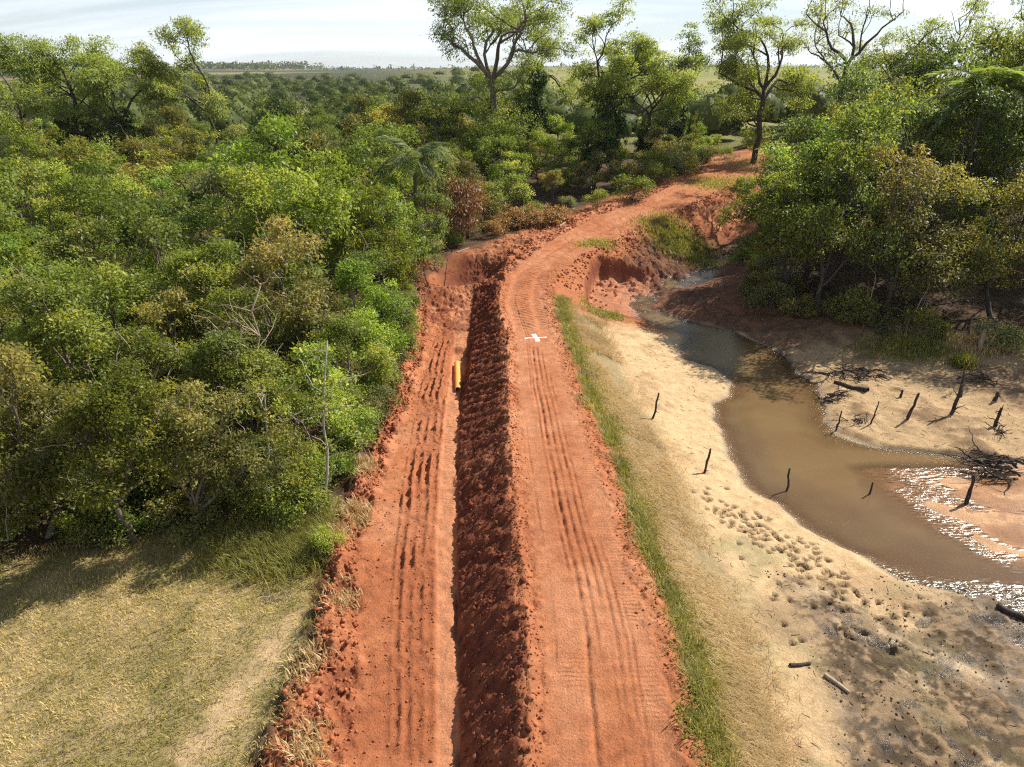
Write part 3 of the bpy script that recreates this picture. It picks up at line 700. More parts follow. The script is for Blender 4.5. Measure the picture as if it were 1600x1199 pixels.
def broad_tree(name, seed, h, r, trunk_h, n_lobe, lobe_r, n_spray, n_leaf, L, leafmat, bark, flat=.8, sr=.28, trunk_r=.13, twigs=14, droop=.25, bare=0):
    """height h, crown radius r: several uneven sub-crowns, each of small lobes, on forking limbs"""
    rng = rng_of(seed)
    zc = (trunk_h + h) / 2; hz = (h - trunk_h) / 2
    cc = np.array([0, 0, zc])
    W = Tubes(); B = Tubes()
    lean = rng.normal(0, .06 * h, 2)
    fork = np.array([lean[0], lean[1], trunk_h + .15 * h])
    tr = wiggle(rng, (0, 0, -.35), fork, 7, .05); W.add(tr, np.linspace(trunk_r * 1.25, trunk_r * .75, 7), 8)
    Ps, As, Ns, Ts = [], [], [], []
    subs = []
    ns = rng.integers(5, 8)
    for j in range(ns):
        a = 2 * np.pi * (j + rng.uniform(-.35, .35)) / ns; zz = rng.uniform(-.75, .75) if j else .9
        q = rng.uniform(.42, .80) if j else .12
        c = cc + np.array([math.cos(a) * q * r, math.sin(a) * q * r, zz * hz * .85])
        R = np.array([r * rng.uniform(.34, .56)] * 2 + [hz * rng.uniform(.30, .52)])
        subs.append((c, R, rng.normal(0, .13)))
    per = max(2, n_lobe // ns)
    for (sc, R, st) in subs:
        limb = wiggle(rng, fork + rng.normal(0, .06, 3), sc, 7, .10, -.05); W.add(limb, np.linspace(trunk_r * .6, .035, 7), 6)
        for i in range(per):
            d = sph(rng, 1)[0]; d[2] = d[2] * .8 + .2
            c = sc + d * R * rng.uniform(.45, 1.05)
            lr = lobe_r * rng.uniform(.5, 1.25)
            P, A, N, T, sp = lobe_leaves(rng, c, lr, lerp(cc, sc, .5), max(6, int(n_spray * (lr / lobe_r) ** 1.8)), n_leaf, L, flat, sr, droop, lobe_tint=st + rng.normal(0, .09), shell=(.35, 1.15))
            Ps.append(P); As.append(A); Ns.append(N); Ts.append(T)
            tw = wiggle(rng, limb[rng.integers(3, 7)], c, 5, .09); W.add(tw, np.linspace(.035, .014, 5), 4, False)
            for k in rng.choice(len(sp), min(twigs, len(sp)), replace=False):
                W.add(wiggle(rng, c, sp[k], 3, .06), np.linspace(.014, .006, 3), 3, False)
        for i in range(bare):
            d = norm(sc - cc + rng.normal(0, .9, 3) + np.array([0, 0, .5])); e = sc + d * R * rng.uniform(1.1, 1.9)
            p = wiggle(rng, sc, e, 6, .10); B.add(p, np.linspace(.024, .008, 6), 3, False)
            for q in range(3): k = rng.integers(2, 6); B.add(wiggle(rng, p[k], p[k] + rng.normal(0, .35, 3), 4, .1), np.linspace(.012, .005, 4), 3, False)
    P = np.concatenate(Ps); n = len(P)
    Lr = L * rng.uniform(.6, 1.35, n); Wd = Lr * rng.uniform(.42, .62, n)
    crown = leaves_mesh(name + '_crown', P, np.concatenate(As), np.concatenate(Ns), Lr, Wd, np.concatenate(Ts), leafmat)
    nw = sum(len(f) for f in W.f if f.shape[1] == 4)
    if bare:                                              # bleached dead twigs belong to the same wood
        W.v += B.v; W.f += [f + W.n for f in B.f]
    me = W.mesh(name + '_trunk', bark)
    if bare:
        me.materials.append(DEADP); nq = sum(len(f) for f in W.f if f.shape[1] == 4)
        mi = np.zeros(len(me.polygons), np.int32); mi[nw:nq] = 1; me.polygons.foreach_set('material_index', mi)
    return me, crown

def branch_rec(rng, W, tips, p, d, length, r, depth, kink, up):
    n = 6
    pts = [p]; q = np.array(p); dd = np.array(d)
    for i in range(n - 1):
        dd = norm(dd + rng.normal(0, kink, 3) + np.array([0, 0, up]))
        q = q + dd * length / (n - 1); pts.append(q)
    pts = np.array(pts)
    W.add(pts, np.linspace(r, r * .55, n), 6 if depth > 1 else 4, depth == 0)
    if depth == 0:
        tips.append((pts[-1], dd)); tips.append((pts[3], dd)); return
    for k in range(rng.integers(2, 4) if depth > 1 else 3):
        t = rng.integers(2, 5) if k else n - 1
        nd_ = norm(dd + rng.normal(0, .55, 3) * np.array([1, 1, .6]) + np.array([0, 0, .12]))
        branch_rec(rng, W, tips, pts[t], nd_, length * rng.uniform(.55, .8), r * .52, depth - 1, kink, up)

def open_tree(name, seed, h, fork, lean=(0, 0), limbs=4, limb_len=5.5, spread=.75, r=.26, puff=1.0, n_spray=16, n_leaf=8, L=.31, mat='airy', bark=BARK_D, depth=2, dens=1.0, lows=0):
    """tall savanna tree: crooked limbs that fork and carry loose flat puffs of small leaves"""
    rng = rng_of(seed); W = Tubes(); tips = []
    f = np.array([lean[0] * fork, lean[1] * fork, fork])
    tr = wiggle(rng, (0, 0, -.5), f, 9, .05); W.add(tr, np.linspace(r * 1.2, r * .8, 9), 8)
    for i in range(limbs):
        a = 2 * np.pi * (i + rng.uniform(-.25, .25)) / limbs
        d = norm(np.array([math.cos(a) * spread + lean[0] * 1.2, math.sin(a) * spread + lean[1] * 1.2, rng.uniform(.55, 1.2)]))
        branch_rec(rng, W, tips, tr[-1 - (i % 2)], d, limb_len * rng.uniform(.8, 1.2), r * .62, depth, .26, .05)
    for i in range(lows):
        a = rng.uniform(0, 2 * np.pi); t = tr[rng.integers(4, 8)]
        branch_rec(rng, W, tips, t, norm(np.array([math.cos(a), math.sin(a), .35])), limb_len * .55, r * .35, 1, .25, .03)
    top = max(t[0][2] for t in tips)
    Ps, As, Ns, Ts = [], [], [], []
    cc = np.array([lean[0] * h, lean[1] * h, h * .6])
    for (c, d) in tips:
        if rng.random() > dens: continue
        R = puff * rng.uniform(.7, 1.35)
        P, A, N, T, sp = lobe_leaves(rng, c, R, cc, int(n_spray * R ** 2 * .9) + 3, n_leaf, L, .5, .26, .45, (.1, 1.1), .25, rng.normal(0, .09))
        Ps.append(P); As.append(A); Ns.append(N); Ts.append(T)
        for k in rng.choice(len(sp), min(4, len(sp)), replace=False): W.add(wiggle(rng, c, sp[k], 3, .05), [.022, .014, .008], 3, False)
    P = np.concatenate(Ps); n = len(P); s = h / top
    Lr = L * rng.uniform(.6, 1.3, n)
    crown = leaves_mesh(name + '_crown', P * s, np.concatenate(As), np.concatenate(Ns), Lr, Lr * rng.uniform(.35, .5, n), np.concatenate(Ts), LEAF[mat])
    for i in range(len(W.v)): W.v[i] = W.v[i] * s
    return W.mesh(name + '_trunk', bark), crown

def vine_mesh(name, seed, z0, z1, r, n_lobe=14, lean=(0, 0), dens=44, L=.36):
    """curtain of creepers hanging round a trunk"""
    rng = rng_of(seed); Ps, As, Ns, Ts = [], [], [], []
    for i in range(n_lobe):
        z = lerp(z0, z1, (i + .5) / n_lobe) + rng.normal(0, .3); a = rng.uniform(0, 6.28)
        rr = r * rng.uniform(.15, .6)
        c = np.array([math.cos(a) * rr + lean[0] * z, math.sin(a) * rr + lean[1] * z, z])
        R = r * rng.uniform(.5, .95)
        P, A, N, T, sp = lobe_leaves(rng, c, R, np.array([lean[0] * z, lean[1] * z, z]), dens, 10, L, 1.25, .22, 1.1, (.6, 1.1), .1, rng.normal(0, .1))
        Ps.append(P); As.append(A); Ns.append(N); Ts.append(T)
    P = np.concatenate(Ps); n = len(P); Lr = L * rng.uniform(.6, 1.3, n)
    return leaves_mesh(name, P, np.concatenate(As), np.concatenate(Ns), Lr, Lr * .6, np.concatenate(Ts), LEAF['vine'])

def shrub_mesh(name, seed, h, r, n_spray, n_leaf, L, mat, twig_mat, stems=7):
    rng = rng_of(seed); W = Tubes(); Ps, As, Ns, Ts = [], [], [], []
    cc = np.array([0, 0, h * .35])
    for i in range(stems):
        a = rng.uniform(0, 6.28); q = r * rng.uniform(.2, .85); c = np.array([math.cos(a) * q, math.sin(a) * q, h * rng.uniform(.35, .85) * (1 - .35 * q / r)])
        W.add(wiggle(rng, (rng.normal(0, .1), rng.normal(0, .1), -.15), c, 6, .09, -.1), np.linspace(.035, .01, 6), 4, False)
        P, A, N, T, sp = lobe_leaves(rng, c, r * rng.uniform(.35, .55), cc, n_spray, n_leaf, L, .85, .2, .2, (.3, 1.1), .3, rng.normal(0, .1))
        for k in rng.choice(len(sp), min(6, len(sp)), replace=False): W.add(wiggle(rng, c, sp[k], 3, .08), [.012, .009, .006], 3, False)
        Ps.append(P); As.append(A); Ns.append(N); Ts.append(T)
    P = np.concatenate(Ps); n = len(P); Lr = L * rng.uniform(.6, 1.3, n)
    return W.mesh(name + '_stems', twig_mat), leaves_mesh(name + '_crown', P, np.concatenate(As), np.concatenate(Ns), Lr, Lr * rng.uniform(.4, .6, n), np.concatenate(Ts), mat)

def put_tree(name, meshes, loc, rz=0.0, s=1.0, sz=None, parts=('trunk', 'crown')):
    t = empty(name, loc, rz); t.scale = (s, s, sz or s)
    for nm, me in zip(parts, meshes): link(nm, me, t)
    return t

# ------------------------------------------------------------------ prototypes
T_HI, T_MID = {}, {}
hi_spec = [  # kind, seed, height, radius, trunk, lobes, lobe radius, sprays, leaves, leaf length
    ('mid', 11, 6.4, 2.7, .5, 42, .74, 42, 11, .16), ('mid', 12, 7.2, 2.5, .8, 42, .72, 42, 11, .16),
    ('olive', 13, 6.2, 2.8, .4, 40, .74, 38, 11, .17), ('bright', 14, 6.0, 2.6, .4, 40, .74, 42, 11, .16), ('dark', 15, 6.6, 2.7, .5, 42, .74, 42, 11, .17)]
for i, (m, sd_, h, r, th, nl, lr, ns, nlf, L) in enumerate(hi_spec):
    T_HI.setdefault(m, []).append(broad_tree(f'near_{m}_{i}', sd_, h, r, th, nl, lr, ns, nlf, L, LEAF[m], BARK, sr=.20, twigs=7, bare=2))
mid_spec = [
    ('mid', 21, 9.0, 3.4, 1.2, 40, .95, 24, 9, .28), ('mid', 22, 8.0, 3.0, 1.0, 38, .85, 24, 9, .26), ('bright', 23, 8.6, 3.6, 1.4, 40, .95, 24, 9, .28),
    ('yellow', 24, 8.8, 3.7, 1.4, 38, .92, 23, 9, .28), ('olive', 25, 9.2, 3.5, 1.0, 40, .98, 23, 9, .28), ('dark', 26, 9.6, 3.6, .8, 42, 1.0, 26, 9, .28),
    ('dark', 27, 8.2, 3.9, .8, 42, 1.0, 26, 9, .28), ('rust', 28, 8.0, 3.3, 1.2, 38, .88, 22, 9, .26), ('grey', 29, 7.6, 3.0, 1.0, 36, .85, 20, 8, .25), ('yellow', 30, 7.4, 3.0, 1.0, 36, .85, 23, 9, .26)]
for i, (m, sd_, h, r, th, nl, lr, ns, nlf, L) in enumerate(mid_spec):
    T_MID.setdefault(m, []).append(broad_tree(f'forest_{m}_{i}', sd_, h, r, th, nl, lr, ns, nlf, L, LEAF[m], BARK_D if m in ('dark', 'rust') else BARK, sr=.28, twigs=3, trunk_r=.16, bare=2 if m in ('grey', 'olive') else 0))
T_BIG = {}
for i, (m, sd_, h, r, th) in enumerate([('dark', 61, 12.5, 4.6, .8), ('dark', 62, 11.0, 4.4, .6), ('olive', 63, 11.5, 4.4, .8), ('yellow', 64, 11.8, 4.8, 1.2), ('mid', 65, 12.0, 4.4, .8), ('rust', 66, 11.5, 4.6, 1.0)]):
    T_BIG.setdefault(m, []).append(broad_tree(f'bank_{m}_{i}', sd_, h, r, th, 66, 1.02, 23, 9, .235, LEAF[m], BARK_D, sr=.27, twigs=3, trunk_r=.2, bare=2 if m in ('olive', 'rust') else 0))
SHRUB = {m: [shrub_mesh(f'shrub_{m}_{k}', 40 + k + 7 * q, 1.9, 1.35, 30, 10, .16, LEAF[m], BARK) for k in range(2)] for q, m in enumerate(('mid', 'bright', 'olive', 'grey', 'dry'))}

PLACED = []       # (object, x, y, look, zone)
LOOK = {'mid': 'mid-green', 'bright': 'bright green', 'yellow': 'yellow-green', 'olive': 'olive-green', 'dark': 'dark green', 'rust': 'rust-tinged', 'grey': 'grey-green', 'dry': 'dry brown'}

# ------------------------------------------------------------------ forest left of the track
EDGE_L = line((14, -18.5), (21.4, -17.0), (22.9, -12.7), (24.4, -9.9), (26.5, -8.6), (29.5, -8.0), (34, -7.9), (44, -8.0), (52, -8.6), (56, -9.2), (62, -8.4), (67, -7.0), (74, -5.0), (80, 1.5), (86, 9), (95, 15), (110, 26), (130, 40), (160, 60))
def scatter(rng, xr, yr, ok, dmin, tries, taken):
    out = []
    for _ in range(tries):
        y = rng.uniform(*yr); x = rng.uniform(xr[0](y), xr[1](y))
        if not ok(x, y): continue
        dm = dmin(y)
        if all((x - a) ** 2 + (y - b) ** 2 > (dm * .5 + d2 * .5) ** 2 for a, b, d2 in taken):
            taken.append((x, y, dm)); out.append((x, y))
    return out
rngf = rng_of(77)
taken = []
def species_left(x, y, rng):
    if y < 46: p = {'mid': .40, 'olive': .24, 'bright': .24, 'dark': .12}
    elif y < 75: p = {'mid': .28, 'bright': .26, 'yellow': .26, 'olive': .08, 'rust': .06, 'grey': .06}
    else: p = {'mid': .34, 'dark': .16, 'yellow': .20, 'olive': .16, 'rust': .03, 'grey': .10}
    # warm turning trees towards the left border, fresh green in the middle
    if y < 75 and x < -.55 * y: p['rust'] = p.get('rust', 0) + .14; p['yellow'] = p.get('yellow', 0) + .2
    k = list(p); w = np.array([p[i] for i in k]); return k[rng.choice(len(k), p=w / w.sum())]
hand = [  # trees the photograph lets one pick out: x, y, kind, scale
    (-11.4, 23.9, 'olive', .80), (-14.6, 22.9, 'mid', .92), (-18.4, 23.2, 'olive', 1.0), (-9.3, 26.3, 'mid', .66), (-8.9, 30.2, 'bright', .72), (-8.7, 35.0, 'bright', .78),
    (-9.0, 39.6, 'bright', .92), (-9.4, 45.2, 'mid', .9), (-11.9, 28.4, 'mid', .9), (-13.2, 33.4, 'mid', 1.0), (-15.8, 27.6, 'mid', 1.02), (-21.6, 26.8, 'olive', 1.08)]
for (x, y, k, s) in hand: taken.append((x, y, 3.1))
def add_left(x, y, k, s, rng):
    z = gz(x, y)
    if y < 47 and k in T_HI: me = T_HI[k][rng.integers(len(T_HI[k]))]; nm = 'forest_tree'
    elif k in T_MID: me = T_MID[k][rng.integers(len(T_MID[k]))]; nm = 'forest_tree'
    if y < 47 and k not in T_HI: s *= .82
    t = put_tree(nm, me, (x, y, z), rng.uniform(0, 6.28), s, s * rng.uniform(.92, 1.12))
    PLACED.append((t, x, y, k, 'left'))
for (x, y, k, s) in hand: add_left(x, y, k, s, rngf)
pts = scatter(rngf, (lambda y: -.68 * y - 6.0, lambda y: EDGE_L(y)), (22, 122), lambda x, y: True, lambda y: 3.5 if y < 47 else (4.6 if y < 80 else 5.6), 12000, taken)
pts.sort(key=lambda p: p[1])
for (x, y) in pts:
    k = species_left(x, y, rngf)
    if y < 47: s = rngf.uniform(.76, 1.2)
    elif y < 80: s = rngf.uniform(.74, 1.28)
    else: s = rngf.uniform(.75, 1.25) * (.72 if x / y > -.02 else 1) * (.74 if x / y < -.33 else 1)
    # lower growth near the cut edge
    e = float(EDGE_L(y)) - x
    if e < 3 and y > 46: s *= .68
    add_left(x, y, k, s, rngf)

# ------------------------------------------------------------------ forest on the far bank of the pond
EDGE_R = line((30, 50), (36, 41), (41, 36), (43, 33.6), (45, 30), (48, 25.2), (52, 21.5), (56, 21.0), (62, 22.2), (68, 24), (75, 29), (83, 36), (95, 44), (110, 52), (130, 66), (160, 84))
taken_r = []
def species_right(x, y, rng):
    p = {'dark': .36, 'olive': .22, 'mid': .24, 'yellow': .12, 'rust': .06} if y < 85 else {'dark': .25, 'yellow': .25, 'mid': .25, 'olive': .25}
    k = list(p); w = np.array([p[i] for i in k]); return k[rng.choice(len(k), p=w / w.sum())]
rngr = rng_of(31)
hand_r = [(20.2, 53.2, 'dark', 1.15), (24.3, 57.4, 'yellow', 1.30), (23.8, 62.0, 'dark', 1.15), (22.9, 50.2, 'dark', 1.25), (26.4, 48.6, 'olive', 1.15), (25.6, 55.0, 'dark', 1.4), (30.4, 49.6, 'olive', 1.0), (33.6, 47.2, 'olive', 1.05), (38.2, 45.2, 'dark', 1.12), (28.0, 60.0, 'dark', 1.35),
          (34.0, 56.5, 'dark', 1.3), (39.5, 53, 'rust', 1.15), (27.4, 67.5, 'dark', 1.0), (33.5, 66, 'rust', 1.4)]
for (x, y, k, s) in hand_r: taken_r.append((x, y, 4.4))
pr = scatter(rngr, (lambda y: EDGE_R(y) + 1, lambda y: .68 * y + 7), (44, 118), lambda x, y: True, lambda y: 5.2 if y < 80 else 6.2, 5000, taken_r)
pr.sort(key=lambda p: p[1])
for (x, y, k, s) in hand_r + [(x, y, None, None) for x, y in pr]:
    if k is None:
        k = species_right(x, y, rngr); e = x - float(EDGE_R(y))
        s = (rngr.uniform(1.05, 1.3) if y < 60 else rngr.uniform(1.35, 1.7)) if y < 85 else rngr.uniform(.62, .85)
        if x / y < .47 and y > 78: s *= .72
        if e < 2.5 and y > 66: s *= .7
    big = y < 86 and s > .95; src = T_BIG if big else T_MID
    if big: s *= .76
    t = put_tree('forest_tree', src[k][rngr.integers(len(src[k]))], (x, y, gz(x, y)), rngr.uniform(0, 6.28), s, s * rngr.uniform(.95, 1.15))
    PLACED.append((t, x, y, k, 'right'))

# ------------------------------------------------------------------ tall emergent trees
def tall(name, label, seed, x, y, h, fork, vine=None, group=None, **kw):
    meshes = open_tree(name, seed, h, fork, **kw)
    t = put_tree(name, meshes, (x, y, gz(x, y)))
    if vine:
        z0, z1, r, n = vine
        ln = kw.get('lean', (0, 0)); link('vine', vine_mesh(name + '_vine', seed + 500, z0, z1, r, n, ln), t)
    tag(t, label, 'tree', group or 'tall trees standing above the forest'); return t
tall('umbrella_tree', 'feathery yellow-green tree, leftmost of the three tall trees by the border', 201, -64, 100, 17.0, 7, lean=(-.1, 0), limbs=5, limb_len=5.0, spread=1.0, puff=1.5, n_spray=17, lows=3)
tall('umbrella_tree', 'yellow-green tall tree with vine-wrapped trunk, middle of three by the border', 202, -56.5, 98, 18.0, 8.0, vine=(2, 10, 2.0, 12), limbs=4, limb_len=4.2, puff=1.4, n_spray=18)
tall('umbrella_tree', 'yellow-green tall tree with vines, rightmost of three by the border', 203, -50.5, 96, 17.2, 7.5, vine=(2, 9, 1.8, 11), lean=(.08, 0), limbs=4, limb_len=4.5, puff=1.4, n_spray=22, lows=2)
tall('umbrella_tree', 'lone flat-topped tall tree with pale green crown right of the trio', 204, -40.0, 103, 19.8, 10.0, lean=(-.12, 0), limbs=4, limb_len=5.2, spread=.95, puff=1.25, n_spray=16, lows=2)
tall('umbrella_tree', 'tall crooked tree with wide airy crown left of the vine-covered trunks', 205, -2.6, 104, 24.5, 9.5, limbs=5, limb_len=6.4, spread=.50, puff=1.6, n_spray=15, lows=5, r=.36, bark=BARK)
tall('umbrella_tree', 'slender tall tree whose trunk is a dark column of hanging vines', 206, 3.2, 116, 22.0, 12.0, vine=(5, 15, 1.8, 15), limbs=4, limb_len=5.4, spread=.9, puff=1.35, n_spray=14)
tall('umbrella_tree', 'big leaning tall tree draped in dark vines with spreading crown', 207, 10.8, 98, 22.0, 10.0, vine=(3, 13, 2.4, 20), lean=(.16, 0), limbs=5, limb_len=6.4, spread=.9, puff=1.5, n_spray=14, r=.40, lows=2)
tall('umbrella_tree', 'forked tall tree with dense yellow-green crown behind the leaning one', 208, 19.5, 108, 19.0, 9.0, lean=(.05, 0), limbs=5, limb_len=5.2, spread=.8, puff=1.5, n_spray=18, vine=(2, 6, 1.6, 7))
tall('umbrella_tree', 'bare narrow tall tree wrapped in vines at the edge of the pasture view', 209, 26.0, 118, 15.5, 8.0, vine=(3, 13, 1.1, 12), limbs=3, limb_len=3.2, spread=.5, puff=.8, n_spray=8, dens=.6)
tall('track_tree', 'tall tree with reddish trunk standing where the red track ends', 210, 33.4, 103, 21.5, 9.0, lean=(.04, 0), limbs=5, limb_len=6.2, spread=.66, puff=1.5, n_spray=15, lows=5, r=.34, bark=BARK_D)
for i, (x, y, h, fk, ln, lab, dn) in enumerate([
        (37.5, 84, 21.5, 13, (-.10, 0), 'sparse crooked tall tree, first above the canopy right of the pasture gap', .8),
        (42.0, 88, 18.5, 12, (.06, 0), 'sparse forked tall tree, second above the canopy right of the pasture gap', .85),
        (46.5, 90, 17.5, 11, (.0, 0), 'thin bare-limbed tall tree, third above the canopy right of the pasture gap', .6),
        (49.5, 84, 21.5, 12, (-.06, 0), 'twisted dark-limbed tall tree, fourth above the canopy right of the pasture gap', .8),
        (51.0, 78, 22.5, 13, (.12, 0), 'tall tree with dark steep limbs leaning to the right border', .8),
        (58.0, 86, 21.0, 11, (.14, 0), 'sparse tall tree with wide limbs at the upper right border', .9)]):
    tall('crooked_tree', lab, 220 + i, x, y, h, fk, lean=ln, limbs=4, limb_len=5.2, spread=.7, puff=1.25, n_spray=9, dens=dn * .72, r=.30, L=.26)

# ------------------------------------------------------------------ palms
def frond_mesh(name, seed, L):
    rng = rng_of(seed); t = np.linspace(0, 1, 9)
    rib = np.stack([t * L * .92, np.zeros(9), .55 * L * t * .9 - .75 * L * t ** 2.2], -1)
    Wt = Tubes(); Wt.add(rib, np.linspace(.035, .008, 9), 4, False)
    n = 70; tt = np.linspace(.12, 1, n); P = np.stack([np.interp(tt, t, rib[:, k]) for k in range(3)], -1)
    P = np.repeat(P, 2, 0); s = np.tile([1, -1], n); tt2 = np.repeat(tt, 2)
    ax = np.stack([.55 + 0 * s, s * 1.0, -.55 + rng.normal(0, .2, 2 * n)], -1); nr = np.tile([0, 0, 1.0], (2 * n, 1)) + rng.normal(0, .2, (2 * n, 3))
    Ll = (.35 + .65 * np.sin(np.pi * np.clip(tt2 * .9 + .08, 0, 1))) * L * .30
    me = leaves_mesh(name, P, ax, nr, Ll, np.full(2 * n, .075), rng.uniform(.2, .8, 2 * n), LEAF['palm'], .05)
    V0 = np.empty(len(me.vertices) * 3, np.float32); me.vertices.foreach_get('co', V0)
    Vt = np.concatenate(Wt.v); F = [np.arange(len(V0) // 3).reshape(-1, 4), np.concatenate([f for f in Wt.f]) + len(V0) // 3]
    tint = np.concatenate([np.repeat(rng.uniform(.2, .8, 2 * n), 4), np.full(len(Vt), .9)])
    out = mesh_np(name, np.concatenate([V0.reshape(-1, 3), Vt]), F, attrs={'tint': tint}, mats=(LEAF['palm'],)); bpy.data.meshes.remove(me)
    return out
FRONDS = [frond_mesh(f'frond_{k}', 300 + k, 3.4) for k in range(3)]
def palm(label, x, y, h, s, seed, n=18):
    rng = rng_of(seed); t = empty('palm_tree', (x, y, gz(x, y))); W = Tubes()
    W.add(wiggle(rng, (0, 0, -.4), (rng.normal(0, .3), 0, h), 8, .02), np.linspace(.22, .15, 8), 8)
    link('trunk', W.mesh('palm_trunk', BARK), t)
    for k in range(n):
        f = link('frond', FRONDS[k % 3], t); f.location = (0, 0, h)
        f.rotation_euler = (rng.normal(0, .15), rng.uniform(-.75, .55), k * 2.399); f.scale = (s, s, s)
    tag(t, label, 'palm', 'palms among the trees'); return t
palm('feather palm with arching silvery fronds beside the brown dead vine', -8.6, 65, 8.8, 1.15, 311)
palm('smaller feather palm in shade left of the brighter palm', -18.0, 67, 6.0, .9, 312, 14)
palm('dark shaggy palm with drooping fronds under the right-hand tall trees', 37.2, 60, 13.2, 1.5, 313, 24)

# ------------------------------------------------------------------ saplings, dead trees and shrubs along the cut
def pole_tree(name, label, x, y, h, seed, bark, lean, branches, leafy=None, r=.06, group=None, cat='tree'):
    rng = rng_of(seed); W = Tubes(); z = gz(x, y)
    top = np.array([lean[0], lean[1], h]); tr = wiggle(rng, (0, 0, -.3), top, 9, .075); W.add(tr, np.linspace(r, r * .35, 9), 7)
    Ps, As, Ns, Ts = [], [], [], []
    for k in range(branches):
        i = rng.integers(3, 9); a = rng.uniform(0, 6.28); bl = h * rng.uniform(.12, .32)
        e = tr[i] + np.array([math.cos(a) * bl, math.sin(a) * bl, bl * rng.uniform(.1, .9)])
        br = wiggle(rng, tr[i], e, 6, .10); W.add(br, np.linspace(r * .4, .008, 6), 4, False)
        for q in range(3):
            j = rng.integers(2, 6); e2 = br[j] + rng.normal(0, .25, 3) * bl * 1.1 + np.array([0, 0, .1]); W.add(wiggle(rng, br[j], e2, 4, .08), np.linspace(.014, .005, 4), 3, False)
            if leafy:
                P, A, N, T, sp = lobe_leaves(rng, e2, .3, tr[i], 7, 8, .14, .8, .14); Ps.append(P); As.append(A); Ns.append(N); Ts.append(T)
    t = empty(name, (x, y, z)); link('trunk', W.mesh(name + '_trunk', bark), t)
    if leafy:
        P = np.concatenate(Ps); n = len(P); L = .14 * rng.uniform(.7, 1.3, n)
        link('crown', leaves_mesh(name + '_crown', P, np.concatenate(As), np.concatenate(Ns), L, L * .5, np.concatenate(Ts), LEAF[leafy]), t)
    tag(t, label, cat, group); return t
pole_tree('sapling', 'slender pale-barked sapling standing at the corner of the grass clearing', -7.55, 24.9, 7.0, 401, BARK_P, (.5, .6), 9, 'bright', .065)
pole_tree('sapling', 'thin pale trunk with drooping olive twigs beside the grass clearing', -9.55, 24.0, 5.2, 402, BARK_P, (.2, .4), 16, 'rust', .06)
pole_tree('dead_tree', 'bare pale dead tree poking out of green foliage left of the pipe', -11.2, 29.4, 8.2, 403, DEADP, (.4, .3), 14, None, .09)
pole_tree('dead_tree', 'bare whitish dead tree with upright forks in the shaded forest gap', -14.6, 62, 7.4, 404, DEADP, (.3, 0), 12, None, .10)
pole_tree('sapling', 'thin dark sapling with few leaves beside the churned pit', -6.9, 56.5, 4.4, 405, BARK_D, (.1, .2), 7, 'mid', .05)
pole_tree('sapling', 'short bare dark sapling right of the thin sapling by the pit', -5.5, 56.9, 2.6, 406, BARK_D, (.1, .1), 5, None, .05)
pole_tree('sapling', 'small leafy sapling standing among grey scrub left of the pit', -9.6, 58, 5.0, 407, BARK, (0, .1), 12, 'bright', .06)
pole_tree('dead_tree', 'leaning bare pale stems at the foot of the far-bank trees', 26.9, 45.9, 4.2, 408, DEADP, (1.2, .4), 7, None, .06)
pole_tree('dead_tree', 'thin pale upright stem left of the leaning bare stems', 24.6, 47.3, 3.8, 409, DEADP, (.2, .1), 4, None, .045)
pole_tree('track_sapling', 'small dark sapling growing on the red soil right of the far track', 22.4, 77.5, 3.6, 410, BARK_D, (.3, 0), 6, 'olive', .05)

rs_ = rng_of(55)
shrub_n = 0
def shrub(kind, x, y, s, label=None, sz=None, zone='left'):
    ms = SHRUB[kind][rs_.integers(2)]
    t = put_tree('shrub', ms, (x, y, gz(x, y)), rs_.uniform(0, 6.28), s, s * (sz or rs_.uniform(.8, 1.2)), ('stems', 'crown'))
    if label: tag(t, label, 'shrub')
    else: PLACED.append((t, x, y, kind, 'shrub_' + zone))
for y in np.arange(25.5, 57, 1.05):                      # ragged green fringe of the left forest
    x = float(EDGE_L(y)) + .55 + rs_.normal(0, .35)
    shrub(['mid', 'bright', 'olive', 'bright', 'grey', 'mid'][rs_.integers(6)], min(x, float(LA(y)) - .35), y, rs_.uniform(.5, .85))
for k in range(26):
    y = rs_.uniform(56, 84); x = float(EDGE_L(y)) + rs_.uniform(-1.5, 2.2); shrub(['grey', 'olive', 'mid', 'grey', 'dry', 'bright'][rs_.integers(6)], min(x, float(LF(y)) - 2.6), y, rs_.uniform(.55, 1.15))
for k in range(34):
    y = rs_.uniform(41, 80); x = float(EDGE_R(y)) + rs_.uniform(-2.4, .8); shrub(['olive', 'grey', 'mid', 'olive'][rs_.integers(4)], x, y, rs_.uniform(.55, 1.25), zone='right')
for k in range(16):
    y = rs_.uniform(84, 112); x = float(LG(y)) + rs_.uniform(1.5, 9); shrub(['grey', 'olive', 'mid', 'bright'][rs_.integers(4)], x, y, rs_.uniform(.6, 1.3), zone='track')
for k in range(18):
    y = rs_.uniform(82, 112); x = float(LF(y)) - rs_.uniform(1.2, 6); shrub(['mid', 'olive', 'bright', 'grey'][rs_.integers(4)], x, y, rs_.uniform(.8, 1.6), zone='track')
for k in range(22):                                      # undergrowth below the trees that face the clearing
    x = rs_.uniform(-25, -8.6); y = 23.4 + (x + 19) * .12 + rs_.uniform(-.8, 2.2); shrub(['mid', 'olive', 'mid', 'olive', 'bright'][rs_.integers(5)], x, y, rs_.uniform(.6, 1.15))
shrub('dry', -4.7, 70, 1.7, 'tall shrub smothered in rusty brown dead vines beside the palm', 1.9)
shrub('dry', -1.6, 71.5, .9, 'small rust-brown shrub left of the brush pile')
shrub('bright', 9.4, 79.5, .9, 'bright green low shrub at the edge of the far track bend')
shrub('bright', -6.9, 21.6, .42, 'low bright green weed clump at the clearing edge beside the clods')

